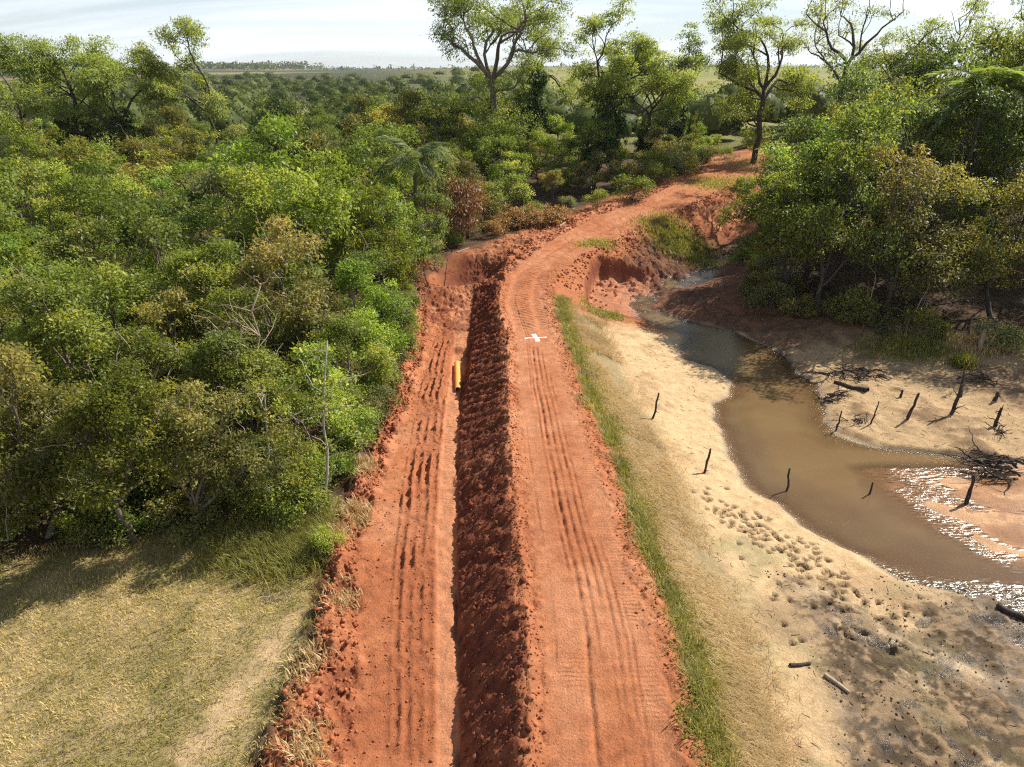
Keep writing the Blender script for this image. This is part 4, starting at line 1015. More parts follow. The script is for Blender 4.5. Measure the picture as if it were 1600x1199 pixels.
# ------------------------------------------------------------------ woodland too far off to count, scrub on the pasture
def far_clumps(name, label, cat, pts, hts, rad, per, size, mat, seed, core=False):
    rng = rng_of(seed); n = len(pts)
    z = ground(pts[:, 0], pts[:, 1])
    d = sph(rng, n * per); d[:, 2] = np.abs(d[:, 2]) * 1.0 - .25; d = norm(d)
    C = np.repeat(np.stack([pts[:, 0], pts[:, 1], z + hts * .58], -1), per, 0)
    R = np.repeat(rad, per)[:, None]; Hh = np.repeat(hts * .46, per)[:, None]
    lump = 1 + .22 * np.sin(d[:, :1] * 5 + np.repeat(rng.uniform(0, 6, n), per)[:, None]) * np.cos(d[:, 1:2] * 6)
    P = C + d * np.concatenate([R, R, Hh], 1) * lump * rng.uniform(.75, 1.05, (n * per, 1))
    ax = rng.normal(0, 1, P.shape) + d * .3; nr = d + rng.normal(0, .5, P.shape)
    L = np.repeat(size, per) * rng.uniform(.6, 1.3, n * per)
    t = np.clip(np.repeat(rng.uniform(.15, .75, n), per) + rng.normal(0, .13, n * per), 0, 1)
    a_, n_ = norm(ax), norm(nr)
    me = leaves_mesh(name, P, ax, nr, L, L * .75, t, mat)
    if core:                                              # leafy mass behind the outer sprays
        V0 = np.empty(len(me.vertices) * 3, np.float32); me.vertices.foreach_get('co', V0)
        th = np.linspace(0, 2 * np.pi, 12, endpoint=False); ph = np.array([-.35, .05, .5, .95, 1.35])
        dd = np.stack([np.cos(ph)[:, None] * np.cos(th), np.cos(ph)[:, None] * np.sin(th), np.repeat(np.sin(ph)[:, None], 12, 1)], -1).reshape(-1, 3)
        c0 = np.stack([pts[:, 0], pts[:, 1], z + hts * .58], -1)[:, None]
        sc3 = np.stack([rad, rad, hts * .46], -1)[:, None]
        V1 = (c0 + dd[None] * sc3 * rng.uniform(.62, .86, (n, 60, 1))).reshape(-1, 3)
        ii = np.arange(4)[:, None] * 12; jj = np.arange(12)[None]; kk = (jj + 1) % 12
        f1 = np.stack([ii + jj, ii + kk, ii + 12 + kk, ii + 12 + jj], -1).reshape(-1, 4)
        F1 = (np.arange(n)[:, None, None] * 60 + f1[None]).reshape(-1, 4) + len(V0) // 3
        tt = np.concatenate([np.repeat(t, 4), np.clip(np.repeat(t[::per], 60) - .1 + rng.normal(0, .12, n * 60), 0, 1)])
        bpy.data.meshes.remove(me)
        me = mesh_np(name, np.concatenate([V0.reshape(-1, 3), V1]), [np.concatenate([np.arange(len(V0) // 3).reshape(-1, 4), F1])], attrs={'tint': tt}, mats=(mat,))
    return tag(link(name, me), label, cat, kind='stuff')
rw = rng_of(91)
P_ = []
while len(P_) < 720:
    y = 124 * (900 / 124) ** rw.random(); x = rw.uniform(-.85, .95) * y
    right = x / y > .02 and x / y < .46
    if right and y > 190: continue
    if x / y >= .46 and y > 210: continue
    if x / y < -.52 and y > 320 and rw.random() < .75: continue
    if x / y > -.2 and y > 600 and rw.random() < .6: continue
    P_.append((x, y))
P_ = np.array(P_); ds = P_[:, 1]
far_clumps('distant_woodland', 'continuous woodland stretching away behind the nearer trees', 'woodland', P_, rw.uniform(6.5, 10.5, 720), 3.9 + ds * .004, 125, .46 + ds * .0009,
           mat_leaf('leaf_far_woodland', (.045, .058, .018), (.085, .10, .030), (.15, .15, .05), trans=.2, spec=.05), 92, True)
Q = []
while len(Q) < 900:
    y = 230 * (2200 / 230) ** rw.random(); x = rw.uniform(-.2, .95) * y
    if x / y < -.02 and rw.random() < .6: continue
    Q.append((x, y))
Q = np.array(Q)
far_clumps('pasture_scrub', 'small dark bushes dotted over the distant pasture', 'scrub', Q, rw.uniform(1.2, 3.0, 900) * (1 + Q[:, 1] * .0003), rw.uniform(.9, 2.6, 900), 16, .9 + Q[:, 1] * .0006, LEAF['olive'], 93)
R_ = []
for k in range(1300):
    if k < 700: x = rw.uniform(-2600, -600); y = 2500 + .18 * x + rw.uniform(-60, 60)
    else: x = rw.uniform(-1500, 2600); y = 3100 + rw.uniform(-200, 200)
    if k < 700 and -1150 < x < -1000: continue
    R_.append((x, y))
R_ = np.array(R_)
far_clumps('horizon_plantation', 'dark line of plantation trees along the horizon', 'plantation', R_, np.where(np.arange(len(R_)) < 680, rw.uniform(18, 24, len(R_)), rw.uniform(5, 13, len(R_))), rw.uniform(8, 16, len(R_)), 14, np.full(len(R_), 7.5), LEAF['dark'], 94)

# ------------------------------------------------------------------ grass
M_GREEN = mat_leaf('grass_green', (.125, .132, .038), (.215, .205, .066), (.40, .34, .16), trans=.4, rough=.5, var=0, gain=(1.4, 1.38, 1.15))
M_STRAW = mat_leaf('grass_straw', (.40, .325, .18), (.60, .50, .31), (.76, .66, .45), trans=.3, rough=.6, var=0, gain=(1.06, .95, .78), back=(1.15, 1.0, .75))
M_FIELD = mat_leaf('grass_field', (.145, .150, .046), (.28, .245, .108), (.43, .365, .205), trans=.3, rough=.55, var=0, gain=(1.72, 1.55, 1.10), back=(1.2, 1.1, .7))
def blades(name, P, az, lean, L, W, tint, mat, label, cat='grass'):
    n = len(P); dirv = np.stack([np.cos(az), np.sin(az), 0 * az], -1); side = np.stack([-np.sin(az), np.cos(az), 0 * az], -1)
    L = L[:, None]; W = W[:, None]; ln = lean[:, None]
    up = np.array([0, 0, 1.0])
    m1 = P + L * .5 * (up * np.cos(ln * .55) + dirv * np.sin(ln * .55)); tp = m1 + L * .5 * (up * np.cos(ln * 1.25) + dirv * np.sin(ln * 1.25))
    V = np.stack([P - side * W * .5, P + side * W * .5, m1 + side * W * .42, m1 - side * W * .42, tp], 1).reshape(-1, 3)
    b = np.arange(n)[:, None] * 5
    F4 = b + np.array([[0, 1, 2, 3]]); F3 = b + np.array([[3, 2, 4]])
    me = mesh_np(name, V, [F4, F3], attrs={'tint': np.repeat(np.clip(tint, 0, 1), 5)}, mats=(mat,))
    return tag(link(name, me), label, cat, kind='stuff')
rg = rng_of(61)
def on_ground(x, y, dz=-.02): return np.stack([x, y, ground(x, y) + dz], -1)
# clearing at the lower left: short, mostly dry, greener in patches
n = 76000
y = rg.uniform(9.5, 25, n); x = rg.uniform(-24, -5.6, n)
keep = (x < LA(y) + .1 + .25 * rg.normal(0, 1, n)) & (y < 22.6 + (x + 19) * .30) & (x > -.85 * y - 4)
pth = np.exp(-((x - np.interp(y, [10, 13, 17, 19], [-9.3, -8.5, -7.4, -7.0])) / .55) ** 2) * (1 - sstep(y, 17.5, 19.5))
keep &= rg.random(n) > pth * .8
x, y = x[keep], y[keep]; n = len(x)
g = sstep(fbm(x, y, 1.7, 4, 72), -.3, .5) * .6 + sstep(fbm(x, y, .5, 3, 74), -.2, .6) * .4
strip_g = np.exp(-((x - np.interp(y, [10, 13, 17], [-7.9, -7.2, -6.5])) / .5) ** 2)
tint = .86 - .92 * np.clip(g + .5 * strip_g, 0, 1) + rg.normal(0, .20, n)
blades('clearing_grass', on_ground(x, y), rg.uniform(0, 6.28, n), rg.uniform(.3, 1.5, n), rg.uniform(.07, .22, n) * (1 + .5 * g), rg.uniform(.012, .026, n), tint, M_FIELD, 'short half-dry grass covering the clearing beside the red track')
# tall weeds at the forest corner
n = 9000
x = rg.normal(-8.6, 1.3, n); y = rg.normal(22.3, .95, n); k = (x < LA(y) - .1); x, y = x[k], y[k]; n = len(x)
blades('tall_grass', on_ground(x, y), rg.uniform(0, 6.28, n), rg.uniform(.3, 1.3, n), rg.uniform(.4, .95, n), rg.uniform(.018, .035, n), rg.normal(.42, .2, n), M_GREEN, 'clump of tall green grass at the corner of the clearing')
# green fringe along the right shoulder of the road: tufts of uneven size
nc = 760
cy = rg.uniform(10, 50.5, nc); w_ = np.interp(cy, [10, 20, 30, 40, 50], [1.15, .9, 1.4, 1.15, .9])
keep_c = fbm(cy, cy * 0 + 4, 1.8, 3, 96) < .34; cy = cy[keep_c]; w_ = w_[keep_c]; nc = len(cy)
cx = LG(cy) + .34 + .14 * fbm(cy, cy * 0, 1.2, 3, 4) + .16 * rg.normal(0, 1, nc) + np.abs(rg.normal(0, .70, nc)) * w_ * (.7 + .6 * fbm(cy, cy * 0 + 9, 3.0, 2, 85)).clip(.25, 1.6)
cr_ = rg.uniform(.07, .30, nc); cn_ = (cr_ * 280).astype(int); ct = rg.normal(.05, .22, nc); chh = rg.uniform(.55, 1.35, nc)
q = np.repeat(np.arange(nc), cn_); n = len(q)
x = cx[q] + rg.normal(0, 1, n) * cr_[q] * .75; y = cy[q] + rg.normal(0, 1, n) * cr_[q] * 1.2
off = (x - LG(y) - .3)
az_ = np.arctan2(y - cy[q], x - cx[q]) + rg.normal(0, .7, n)
blades('verge_grass', on_ground(x, y), az_, rg.uniform(.35, 1.5, n), rg.uniform(.20, .48, n) * chh[q], rg.uniform(.014, .028, n), .42 + .30 * off + ct[q] + rg.normal(0, .17, n), M_GREEN, 'green grass fringe along the right shoulder of the road')
# straw lying down the embankment
n = 56000
y = rg.uniform(10, 51, n); x = LG(y) + .8 + rg.random(n) ** .85 * (LS(y) - LG(y) + .25 - .8)
x = x + .35 * rg.normal(0, 1, n); dn = sstep(fbm(x, y, 1.6, 3, 87), -.8, .3) * (1 - .75 * sstep(x + .8 * fbm(x, y, 2.2, 3, 97), LS(y) - 1.2, LS(y) + .3)) * (x > LG(y) + .6); k = rg.random(n) < dn; x, y = x[k], y[k]; n = len(x)
gt = sstep(fbm(x, y, 2.6, 3, 88), .1, .8)
blades('straw_grass', on_ground(x, y), rg.normal(-.7, .55, n), rg.uniform(.9, 1.65, n), rg.uniform(.25, .65, n), rg.uniform(.011, .022, n), .52 + rg.normal(0, .22, n) - .3 * gt, M_STRAW, 'dry straw-coloured grass lying down the embankment slope')
# patches elsewhere: beside the far track, bank tuft, sparse tufts on red soil
def patch(name, label, cx, cy, sx, sy, n, h, mat, tm=.4):
    x = rg.normal(cx, sx, n); y = rg.normal(cy, sy, n)
    blades(name, on_ground(x, y), rg.uniform(0, 6.28, n), rg.uniform(.2, 1.2, n), rg.uniform(.5, 1, n) * h, rg.uniform(.02, .04, n) * (1 + cy / 80), rg.normal(tm, .2, n), mat, label)
patch('grass_patch', 'bright grass patch between the far track and the stream', 17.2, 72.5, 1.9, 2.0, 9000, .55, M_GREEN, .45)
patch('grass_patch', 'grass cap on the red bank above the gully', 8.0, 66.5, 1.0, .8, 1800, .3, M_GREEN, .7)
patch('grass_patch', 'grass tuft on the slope just below the gully', 6.9, 51.8, .7, .9, 2600, .45, M_GREEN, .55)
patch('grass_patch', 'bushy green tuft on the sunlit far bank', 28.2, 41.2, .28, .3, 900, 1.1, M_GREEN, .35)
patch('grass_patch', 'grass below the trees behind the bank tuft', 26.6, 44.0, 1.6, .9, 3000, .6, M_GREEN, .5)
patch('grass_patch', 'dry grass around the stumps on the far bank', 30.2, 43.6, .8, .6, 1800, .7, M_STRAW, .5)
patch('grass_patch', 'thin grass beside the bend of the far track', 25.5, 90.5, 2.0, 2.2, 3000, .4, M_GREEN, .6)
patch('grass_patch', 'pale dry grass under the tall tree at the track end', 36.5, 103, 3.0, 4.0, 5000, .55, M_STRAW, .4)
patch('grass_patch', 'weed tuft rooted in the right road edge near the bottom', 4.75, 12.9, .28, .35, 700, .35, M_GREEN, .5)
for i, (x0, y0, nn) in enumerate([(-5.3, 13.2, 420), (-6.3, 24.3, 700), (-6.7, 22.6, 500), (-6.1, 16.2, 300), (-6.6, 27.6, 600), (-5.8, 19.2, 250)]):
    patch('dry_tuft', ['dry tuft on the lowest clods at the bottom edge', 'dry tuft on the red cut beside the sapling', 'dry tuft beside the deep hole in the cut', 'dry wisp on the clods beside the clearing path', 'dry tuft at the forest foot above the sapling', 'dry wisp on the cut beside the smooth bench'][i], x0, y0, .28, .45, nn, .5, M_STRAW, .5)

# ------------------------------------------------------------------ loose clods of soil
def clod_field(name, label, pts, size, mat, seed):
    rng = rng_of(seed); n = len(pts)
    g = (1 + 5 ** .5) / 2
    base = norm(np.array([[-1, g, 0], [1, g, 0], [-1, -g, 0], [1, -g, 0], [0, -1, g], [0, 1, g], [0, -1, -g], [0, 1, -g], [g, 0, -1], [g, 0, 1], [-g, 0, -1], [-g, 0, 1]], float))
    fc = np.array([[0, 11, 5], [0, 5, 1], [0, 1, 7], [0, 7, 10], [0, 10, 11], [1, 5, 9], [5, 11, 4], [11, 10, 2], [10, 7, 6], [7, 1, 8], [3, 9, 4], [3, 4, 2], [3, 2, 6], [3, 6, 8], [3, 8, 9], [4, 9, 5], [2, 4, 11], [6, 2, 10], [8, 6, 7], [9, 8, 1]])
    V = base[None] * rng.uniform(.6, 1.25, (n, 12, 1)) * size[:, None, None] * rng.uniform(.6, 1.2, (n, 1, 3))
    V = V + (on_ground(pts[:, 0], pts[:, 1], 0) + np.stack([0 * size, 0 * size, size * .25], -1))[:, None]
    F = (np.arange(n)[:, None, None] * 12 + fc[None]).reshape(-1, 3)
    col = np.repeat(rng.uniform(0, 1, n), 12)
    me = mesh_np(name, V.reshape(-1, 3), [F], smooth=False, attrs={'tint': col}, mats=(mat,))
    return tag(link(name, me), label, 'soil clods', kind='stuff')
def mat_clod(name, a, b):
    m, n, l, out = new_mat(name)
    at = nd(n, 'ShaderNodeAttribute', attribute_name='tint'); mx = nd(n, 'ShaderNodeMix', data_type='RGBA')
    mx.inputs['A'].default_value = (*a, 1); mx.inputs['B'].default_value = (*b, 1); l.new(at.outputs['Fac'], mx.inputs['Factor'])
    geo = nd(n, 'ShaderNodeNewGeometry'); no = nd(n, 'ShaderNodeTexNoise', Scale=25.0, Detail=4.0); l.new(geo.outputs['Position'], no.inputs['Vector'])
    bp = nd(n, 'ShaderNodeBump', Strength=.8, Distance=.03); l.new(no.outputs['Fac'], bp.inputs['Height'])
    b_ = nd(n, 'ShaderNodeBsdfPrincipled', Roughness=.95); b_.inputs['Specular IOR Level'].default_value = .1
    l.new(bp.outputs[0], b_.inputs['Normal']); l.new(mx.outputs['Result'], b_.inputs['Base Color']); l.new(b_.outputs[0], out.inputs[0])
    return m
CL_D = mat_clod('clod_damp', (.10, .03, .017), (.24, .075, .036)); CL_R = mat_clod('clod_red', (.27, .085, .04), (.47, .17, .08))
rc = rng_of(71)
n = 4600; y = rc.uniform(10, 52, n); t = rc.random(n) ** .8; x = lerp(LE(y) + .05, LF(y), t)
clod_field('spoil_clods', 'loose dark clods lying on the damp spoil bank', np.stack([x, y], -1), rc.uniform(.012, .05, n) * (1 + 1.6 * (rc.random(n) > .93)) * rc.uniform(.6, 1.3, n), CL_D, 72)
n = 5000; y = rc.uniform(10, 56, n); q = rc.random(n)
x = np.where(q < .45, lerp(LA(y), LB(y) + .3, rc.random(n)), np.where(q < .68, LB(y) + (LD(y) - LB(y)) * rc.random(n), np.where(q < .85, LG(y) - np.abs(rc.normal(0, .35, n)), LF(y) + np.abs(rc.normal(0, .22, n)))))
clod_field('edge_clods', 'loose red clods along the road edges and the cut', np.stack([x, y], -1), rc.uniform(.018, .07, n) * np.where(q < .45, 1.5, .8), CL_R, 73)
n = 1600; y = rc.uniform(54, 92, n); x = np.where(rc.random(n) < .55, LG(y) + np.abs(rc.normal(0, 2.2, n)), LF(y) - np.abs(rc.normal(0, 1.8, n)))
clod_field('crossing_clods', 'loose red clods pushed up around the stream crossing', np.stack([x, y], -1), rc.uniform(.04, .16, n), CL_R, 74)

CL_M = mat_clod('clod_mud', (.09, .064, .04), (.24, .175, .11))
n = 2600; y = rc.uniform(10.5, 21.5, n); x = rc.uniform(8.6, 19.5, n); k = (x > LS(y) + 1.4 + .8 * fbm(x, y, 2.5, 3, 98)) & (rc.random(n) < sstep(fbm(x, y, 1.6, 3, 99), -.5, .6)); x, y = x[k], y[k]
clod_field('mud_lumps', 'dark trampled lumps of drying mud in the lower right corner', np.stack([x, y], -1), rc.uniform(.01, .05, len(x)) * rc.uniform(.5, 1.2, len(x)), CL_M, 75)
def litter(name, label, x, y, seed):
    rng = rng_of(seed); W = Tubes()
    for a, b in zip(x, y):
        az = rng.uniform(0, 6.28); L = rng.uniform(.06, .35); p = np.array([a, b, gz(a, b) + .012]); q = p + np.array([math.cos(az) * L, math.sin(az) * L, 0]); q[2] = gz(q[0], q[1]) + .012
        W.add(np.stack([p, (p + q) / 2 + rng.normal(0, .02, 3) * np.array([1, 1, .3]), q]), np.array([.008, .007, .004]) * rng.uniform(.7, 1.6), 3, False)
    return tag(link(name, W.mesh(name, DEADW)), label, 'twig litter', kind='stuff')
n = 420; y = rc.uniform(11, 46, n); x = LS(y) + rc.uniform(.2, 7.5, n); k = ground(x, y) > WATER_Z + .03
litter('shore_litter', 'small dark twigs and drift litter strewn over the sand', x[k], y[k], 76)
n = 700; y = rc.uniform(29.5, 54, n); x = LWR(y) + rc.uniform(.4, 11, n) * np.where(y > 42, .5, 1)
litter('bank_litter', 'small dark twigs strewn over the far bank', x, y, 77)
# ------------------------------------------------------------------ orange drainage pipe in the trench
def pipe():
    m = mat_plain('orange_pipe', (.84, .38, .085), .45, .12, 5.0, .4); md = mat_plain('pipe_inside', (.40, .20, .05), .8)
    a, b = np.array([-3.50, 42.0]), np.array([-3.16, 37.9]); L = float(np.linalg.norm(b - a)); r = .175
    n = 64; prof = [(0, r)]
    for k in range(1, n): prof.append((L * k / n, r + (.008 if k % 2 else -.004)))
    prof.append((L, r)); prof = np.array(prof); S = 24; an = np.linspace(0, 2 * np.pi, S, endpoint=False)
    outer = np.stack([np.repeat(prof[:, 0], S), np.tile(np.cos(an), len(prof)) * np.repeat(prof[:, 1], S), np.tile(np.sin(an), len(prof)) * np.repeat(prof[:, 1], S)], -1)
    inner = np.concatenate([np.stack([np.full(S, q), np.cos(an) * r * .88, np.sin(an) * r * .88], -1) for q in (0, L)])
    V = np.concatenate([outer, inner]); N0 = len(prof) * S
    i = np.arange(len(prof) - 1)[:, None] * S; j = np.arange(S)[None]; k = (j + 1) % S
    F = [np.stack([i + j, i + k, i + S + k, i + S + j], -1).reshape(-1, 4)]
    j = j[0]; k = k[0]; e = (len(prof) - 1) * S
    F.append(np.stack([j, N0 + j, N0 + k, k], -1)); F.append(np.stack([e + j, e + k, N0 + S + k, N0 + S + j], -1))
    body = mesh_np('pipe_body', V, F, smooth=True, mats=(m,)); bore = mesh_np('pipe_bore', inner, [np.stack([j, S + j, S + k, k], -1)], smooth=True, mats=(md,))
    za = gz(*a) + r * .9; zb = gz(*b) + r * .9
    t = empty('drainage_pipe', (a[0], a[1], za)); d = b - a
    t.rotation_euler = (0, -math.atan2(zb - za, L), math.atan2(d[1], d[0]))
    link('pipe_wall', body, t); link('pipe_bore', bore, t)
    tag(t, 'short orange drainage pipe lying in the trench left of the road', 'pipe')
pipe()

# ------------------------------------------------------------------ white cross on the road: a survey target strewn in lime
def cross():
    m = mat_plain('white_lime', (.74, .72, .69), .9, .14, 12.0, .2); cx, cy = 1.46, 41.16
    S = 34; g = np.linspace(-.85, .85, S); X, Y = np.meshgrid(g, g)
    a = -.10; U = X * math.cos(a) - Y * math.sin(a); W = X * math.sin(a) + Y * math.cos(a)
    nse = .05 * fbm(X + 20, Y + 20, .25, 3, 95)
    b = .35
    U2 = X * math.cos(b) - Y * math.sin(b) * .6; 
    h1 = np.minimum(.68 - np.abs(U), .085 - np.abs(W)) + nse; h2 = np.minimum(.68 - np.abs(Y), .145 - np.abs(X + .18 * Y)) + nse
    h = np.maximum(h1, h2)
    Z = ground((X + cx).ravel(), (Y + cy).ravel()).reshape(X.shape) + np.clip(h * .35, -.03, .035)
    gr = np.stack([X + cx, Y + cy, Z], -1).reshape(-1, 3)
    idx = np.arange(S * S).reshape(S, S); q = np.stack([idx[:-1, :-1], idx[:-1, 1:], idx[1:, 1:], idx[1:, :-1]], -1)
    keep = np.maximum.reduce([h[:-1, :-1], h[:-1, 1:], h[1:, 1:], h[1:, :-1]]) > 0
    q = q[keep]; used, inv = np.unique(q, return_inverse=True)
    o = link('survey_cross', mesh_np('survey_cross', gr[used], [inv.reshape(-1, 4)], smooth=True, mats=(m,)))
    tag(o, 'white cross marker laid on the red road', 'marker')
cross()

# ------------------------------------------------------------------ stakes, stumps and drowned wood
def stake(name, label, x, y, h, lean, r, seed, twigs=0, mat=None, cat='stake', group='dead stakes standing in and around the pond'):
    rng = rng_of(seed); W = Tubes(); p = wiggle(rng, (0, 0, -.3), (lean[0], lean[1], h), 8, .05); W.add(p, np.linspace(r * 1.15, r * .7, 8) * rng.uniform(.85, 1.15, 8), 7)
    for k in range(twigs):
        i = rng.integers(1, 7); W.add(wiggle(rng, p[i], p[i] + rng.normal(0, .28, 3) * np.array([1, 1, .6]) + np.array([0, 0, .05]), 4, .12), np.linspace(r * .5, .01, 4), 4)
    o = link(name, W.mesh(name, mat or DEADW), None, (x, y, max(gz(x, y), WATER_Z - .3)))
    return tag(o, label, cat, group)
stake('dead_stake', 'forked dead stake nearest the road on the pale sand', 7.35, 33.4, 1.45, (.25, .1), .06, 501, 3)
stake('dead_stake', 'short bent stake on dry sand left of the water', 8.95, 28.6, 1.2, (.18, .1), .06, 502, 1)
stake('dead_stake', 'crooked stake standing in the shallow water near the left shore', 12.57, 27.84, 1.35, (.02, .1), .055, 503)
stake('dead_stake', 'short straight stake alone in the middle of the water', 16.29, 27.52, .9, (0, .03), .05, 504)
stake('dead_stake', 'small leaning stake at the tip of the far sandbank', 17.3, 33.7, 1.1, (.18, .2), .045, 505, 3)
stake('dead_stake', 'thick leaning stake alone on the sunlit far sand', 21.3, 34.3, 1.5, (.42, .2), .08, 506)
stake('dead_stake', 'tall slanting stake with broken roots on the far sand', 23.8, 34.7, 2.4, (.5, .5), .085, 507, 9)
stake('dead_stump', 'splintered stump with short prongs right of the tall slanting stake', 25.4, 33.4, 1.0, (.3, .2), .09, 508, 9, cat='stump')
stake('dead_stake', 'upright stake below the dead branches in the wet shallows', 20.25, 26.85, 1.4, (.05, .1), .085, 509, 2)
stake('grey_stump', 'grey weathered stump post beside the trees, left of a pair', 30.2, 43.0, 1.6, (.1, 0), .16, 511, 1, DEADP, 'stump')
stake('grey_stump', 'grey weathered stump post beside the trees, right of a pair', 31.3, 43.4, 1.7, (.2, 0), .17, 512, 1, DEADP, 'stump')
stake('dead_stake', 'thin forked twig stake between the sandbank tip and the thick stake', 19.2, 34.0, 1.3, (.3, .2), .04, 513, 3)
stake('dead_stump', 'small star-shaped stump on the far sand behind the thick stake', 22.4, 37.2, .45, (.1, .1), .08, 514, 7, cat='stump')
stake('dead_stump', 'low dark stump in the tree shade at the right border', 27.2, 36.2, .5, (.1, .1), .12, 515, 7, cat='stump')
stake('dead_stump', 'low root stump on the far sand by the shade line', 25.7, 37.0, .4, (.1, .1), .08, 516, 8, cat='stump')

def tangle(name, label, x, y, seed, n, spread, h, r, mat, cat, dirs=None, leaf=None, twig=4):
    rng = rng_of(seed); W = Tubes(); ends = []
    for k in range(n):
        a = rng.uniform(0, 6.28) if dirs is None else rng.normal(dirs, .7)
        L = rng.uniform(.4, 1.0); s = np.array([rng.normal(0, spread[0] * .3), rng.normal(0, spread[1] * .3), rng.uniform(0, h * .4)])
        e = s + np.array([math.cos(a) * spread[0] * L, math.sin(a) * spread[1] * L, rng.uniform(-.05, h * .6)])
        s[2] += gz(x + s[0], y + s[1]) - gz(x, y); e[2] += gz(x + e[0], y + e[1]) - gz(x, y) + .03
        p = wiggle(rng, s, e, 8, .13); W.add(p, np.linspace(r * rng.uniform(.5, 1.1), .012, 8), 5)
        for q in range(twig):
            i = rng.integers(2, 8); e2 = p[i] + rng.normal(0, .3, 3) * np.array([spread[0], spread[1], h * .7]); e2[2] = max(e2[2], gz(x + e2[0], y + e2[1]) - gz(x, y) + .02)
            W.add(wiggle(rng, p[i], e2, 5, .12), np.linspace(r * .35, .007, 5), 3, False); ends.append(e2)
    t = empty(name, (x, y, gz(x, y))); link('branches', W.mesh(name + '_branches', mat), t)
    if leaf:
        Ps, As, Ns, Ts = [], [], [], []
        for e in ends:
            P, A, N, T, sp = lobe_leaves(rng, np.array(e), leaf[1], np.zeros(3), leaf[2], 8, leaf[3], .6, .16); Ps.append(P); As.append(A); Ns.append(N); Ts.append(T)
        P = np.concatenate(Ps); L = leaf[3] * rng.uniform(.6, 1.3, len(P))
        link('dry_leaves', leaves_mesh(name + '_leaves', P, np.concatenate(As), np.concatenate(Ns), L, L * .45, np.concatenate(Ts), LEAF[leaf[0]]), t)
    return tag(t, label, cat)
tangle('fallen_dead_tree', 'black tangle of a fallen dead tree reaching over the wet shallows', 23.6, 29.6, 601, 24, (2.4, 1.3), 1.2, .075, DEADW, 'dead tree', 3.3)
tangle('root_tangle', 'dark tangled roots heaped along the shaded far shore', 18.6, 37.6, 602, 14, (1.3, .9), .5, .06, DEADW, 'roots')
tangle('root_tangle', 'loose dead branches around the tip of the far sandbank', 18.6, 34.4, 603, 9, (1.1, .8), .35, .035, DEADW, 'branches')
tangle('root_tangle', 'wide drift of black roots and branches on the shaded bank slope', 20.6, 40.6, 608, 22, (2.4, 1.5), .8, .07, DEADW, 'roots')
tangle('root_tangle', 'loose dark branches on the bank below the grey stumps', 27.6, 38.6, 609, 14, (1.6, 1.0), .5, .05, DEADW, 'branches')
tangle('root_tangle', 'small heap of broken roots below the splintered stump', 25.4, 32.7, 604, 9, (.7, .6), .4, .05, DEADW, 'roots')
tangle('brush_pile', 'heap of bulldozed brown branches beside the bend of the road', 1.9, 74.6, 605, 46, (3.6, 1.5), 1.5, .05, BARK, 'brush pile', None, ('dry', .40, 9, .20), 4)
tangle('brush_pile', 'low scatter of pale felled sticks at the forest edge by the pit', -7.6, 53.6, 606, 16, (1.6, 1.6), .7, .04, DEADP, 'brush pile', None, None, 3)
tangle('brush_pile', 'grey dry twigs lying in the clearing grass', -7.9, 19.2, 607, 10, (.5, .4), .3, .012, DEADP, 'twigs', None, None, 3)
def log(name, label, x, y, L, az, r, mat, seed, cat='log'):
    rng = rng_of(seed); W = Tubes(); d = np.array([math.cos(az), math.sin(az), 0]) * L / 2
    p = wiggle(rng, -d, d, 8, .03); p[:, 2] = [gz(x + q[0], y + q[1]) - gz(x, y) + r * .6 for q in p]
    W.add(p, r * rng.uniform(.85, 1.1, 8) * np.linspace(1.1, .8, 8), 8); return tag(link(name, W.mesh(name, mat), None, (x, y, gz(x, y))), label, cat)
log('fallen_log', 'blackened log lying in the mud at the right border', 17.9, 19.5, 1.6, -.75, .12, DEADW, 701)
log('fallen_log', 'short pale log on the sand at the edge of the mud', 9.75, 15.9, .8, -.95, .07, DEADP, 702)
log('fallen_log', 'dark half-buried branch in the mud beyond the pale log', 8.9, 16.6, .7, .2, .06, DEADW, 703)
log('fallen_log', 'dark trunk lying along the top of the shaded far shore', 20.3, 38.9, 2.0, 2.3, .14, DEADW, 704)
log('fallen_log', 'pale felled branch reaching from the forest onto the red clods', -7.0, 51.8, 2.6, .5, .05, DEADP, 705)
log('fallen_log', 'small stick lying on the cut at the clearing edge', -5.75, 19.6, .8, 1.4, .03, DEADP, 706)
log('fallen_log', 'pale stick pushed up on the pit edge left of the road', -4.6, 66.2, 1.6, .9, .06, DEADP, 707)
log('fallen_log', 'short pale log sticking out at the right end of the brush pile', 5.2, 73.4, 1.5, 1.1, .08, DEADP, 708)

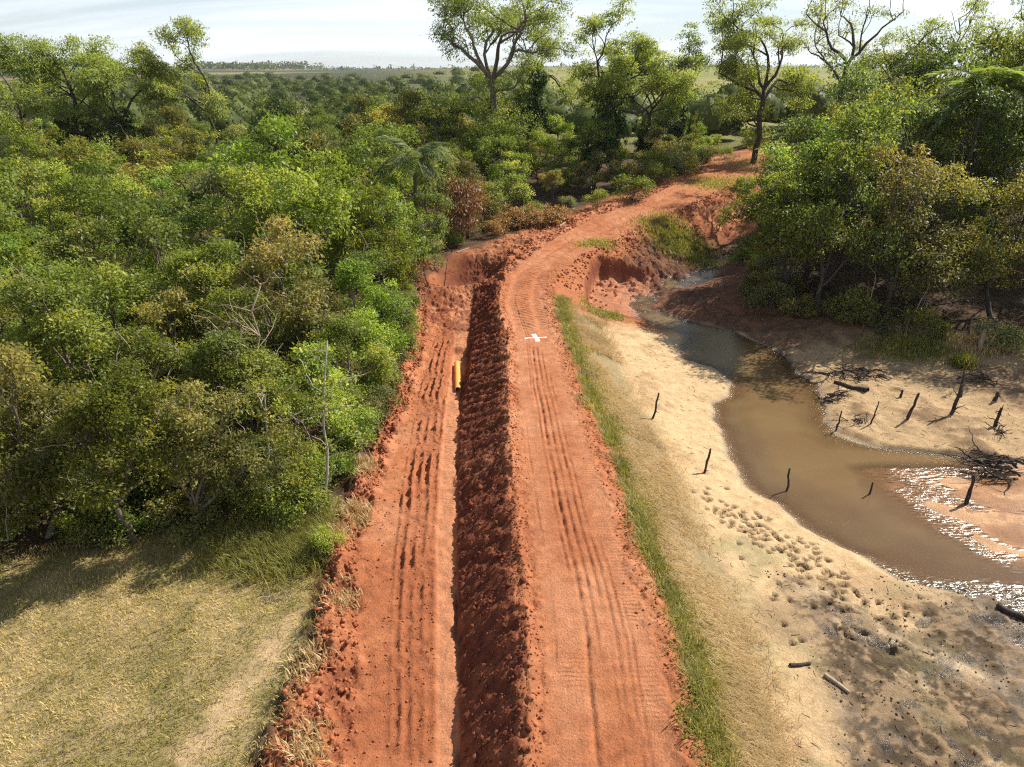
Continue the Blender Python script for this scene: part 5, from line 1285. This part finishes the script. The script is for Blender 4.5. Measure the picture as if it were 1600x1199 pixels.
# ------------------------------------------------------------------ labels of the forest trees: kind, row and place in the row
ORD = ['first', 'second', 'third', 'fourth', 'fifth', 'sixth', 'seventh', 'eighth', 'ninth', 'tenth', 'eleventh', 'twelfth', 'thirteenth', 'fourteenth', 'fifteenth', 'sixteenth', 'seventeenth', 'eighteenth', 'nineteenth', 'twentieth']
ORD += ['twenty-' + o for o in ORD[:9]] + ['thirtieth'] + ['thirty-' + o for o in ORD[:9]]
ROWS = {'left': [(0, 25.5, 'facing the grass clearing'), (25.5, 32, 'just behind the clearing'), (32, 39, 'level with the orange pipe'), (39, 46, 'level with the white cross'), (46, 54, 'level with the churned soil'),
                 (54, 62, 'level with the gully'), (62, 71, 'level with the left palms'), (71, 80, 'level with the brush pile'), (80, 92, 'level with the far track'), (92, 106, 'among the tall trees'),
                 (106, 125, 'behind the tall trees'), (125, 200, 'at the forest back')],
        'right': [(0, 50, 'nearest the pond'), (50, 58, 'second back from the pond'), (58, 68, 'level with the dark palm'), (68, 80, 'behind the dark palm'), (80, 96, 'under the crooked trees'), (96, 200, 'behind the crooked trees')],
        'shrub_left': [(0, 26, 'in the undergrowth facing the clearing'), (26, 34, 'of the fringe before the pipe'), (34, 46, 'of the fringe beside pipe and cross'), (46, 57, 'of the fringe beside the churned soil'), (57, 70, 'of the scrub by the pit'), (70, 200, 'of the scrub round the brush pile')],
        'shrub_right': [(0, 55, 'at the foot of the far-bank trees'), (55, 66, 'along the shaded stream'), (66, 200, 'by the bright grass patch')], 'shrub_track': [(0, 97, 'beside the far track bend'), (97, 200, 'near the track end')]}
for zone, rows in ROWS.items():
    for (a, b, txt) in rows:
        m_ = [p for p in PLACED if p[4] == zone and a <= p[2] < b]
        cnt = {}
        for (o, x, y, k, z_) in sorted(m_, key=lambda p: abs(p[1] - (float(LF(p[2])) if 'right' not in zone else float(LG(p[2])))) / p[2]):
            i = cnt.get(k, 0); cnt[k] = i + 1
            kind = 'shrub' if 'shrub' in zone else 'tree'
            side = 'right of' if 'right' in zone else ('beside' if 'track' in zone else 'left of')
            tag(o, (f'{LOOK[k]} tree, {ORD[i]} such from the road, {side} it, {txt}' if kind == 'tree' else f'{LOOK[k]} shrub, {ORD[i]} such from the road, {txt}'), kind, {'left': 'trees of the forest left of the road', 'right': 'trees of the forest beyond the pond'}.get(zone, 'shrubs along the clearings and edges'))

# ------------------------------------------------------------------ air: thin haze over the plain
def haze():
    m = bpy.data.materials.new('haze_air'); m.use_nodes = True; n, l = m.node_tree.nodes, m.node_tree.links; n.clear()
    out = n.new('ShaderNodeOutputMaterial'); v = n.new('ShaderNodeVolumePrincipled')
    v.inputs['Color'].default_value = (.80, .88, 1.0, 1); v.inputs['Density'].default_value = 0.00006; v.inputs['Anisotropy'].default_value = 0.25
    l.new(v.outputs[0], out.inputs['Volume'])
    x0, x1, y0, y1, z0, z1 = -5700, 5700, -500, 8300, -12, 75
    V = [(x, y, z) for z in (z0, z1) for y in (y0, y1) for x in (x0, x1)]
    F = [(0, 2, 3, 1), (4, 5, 7, 6), (0, 1, 5, 4), (2, 6, 7, 3), (0, 4, 6, 2), (1, 3, 7, 5)]
    tag(link('haze', mesh_np('haze', V, [F], mats=(m,))), 'thin bluish haze in the air over the far plain', 'haze', kind='stuff')
haze()
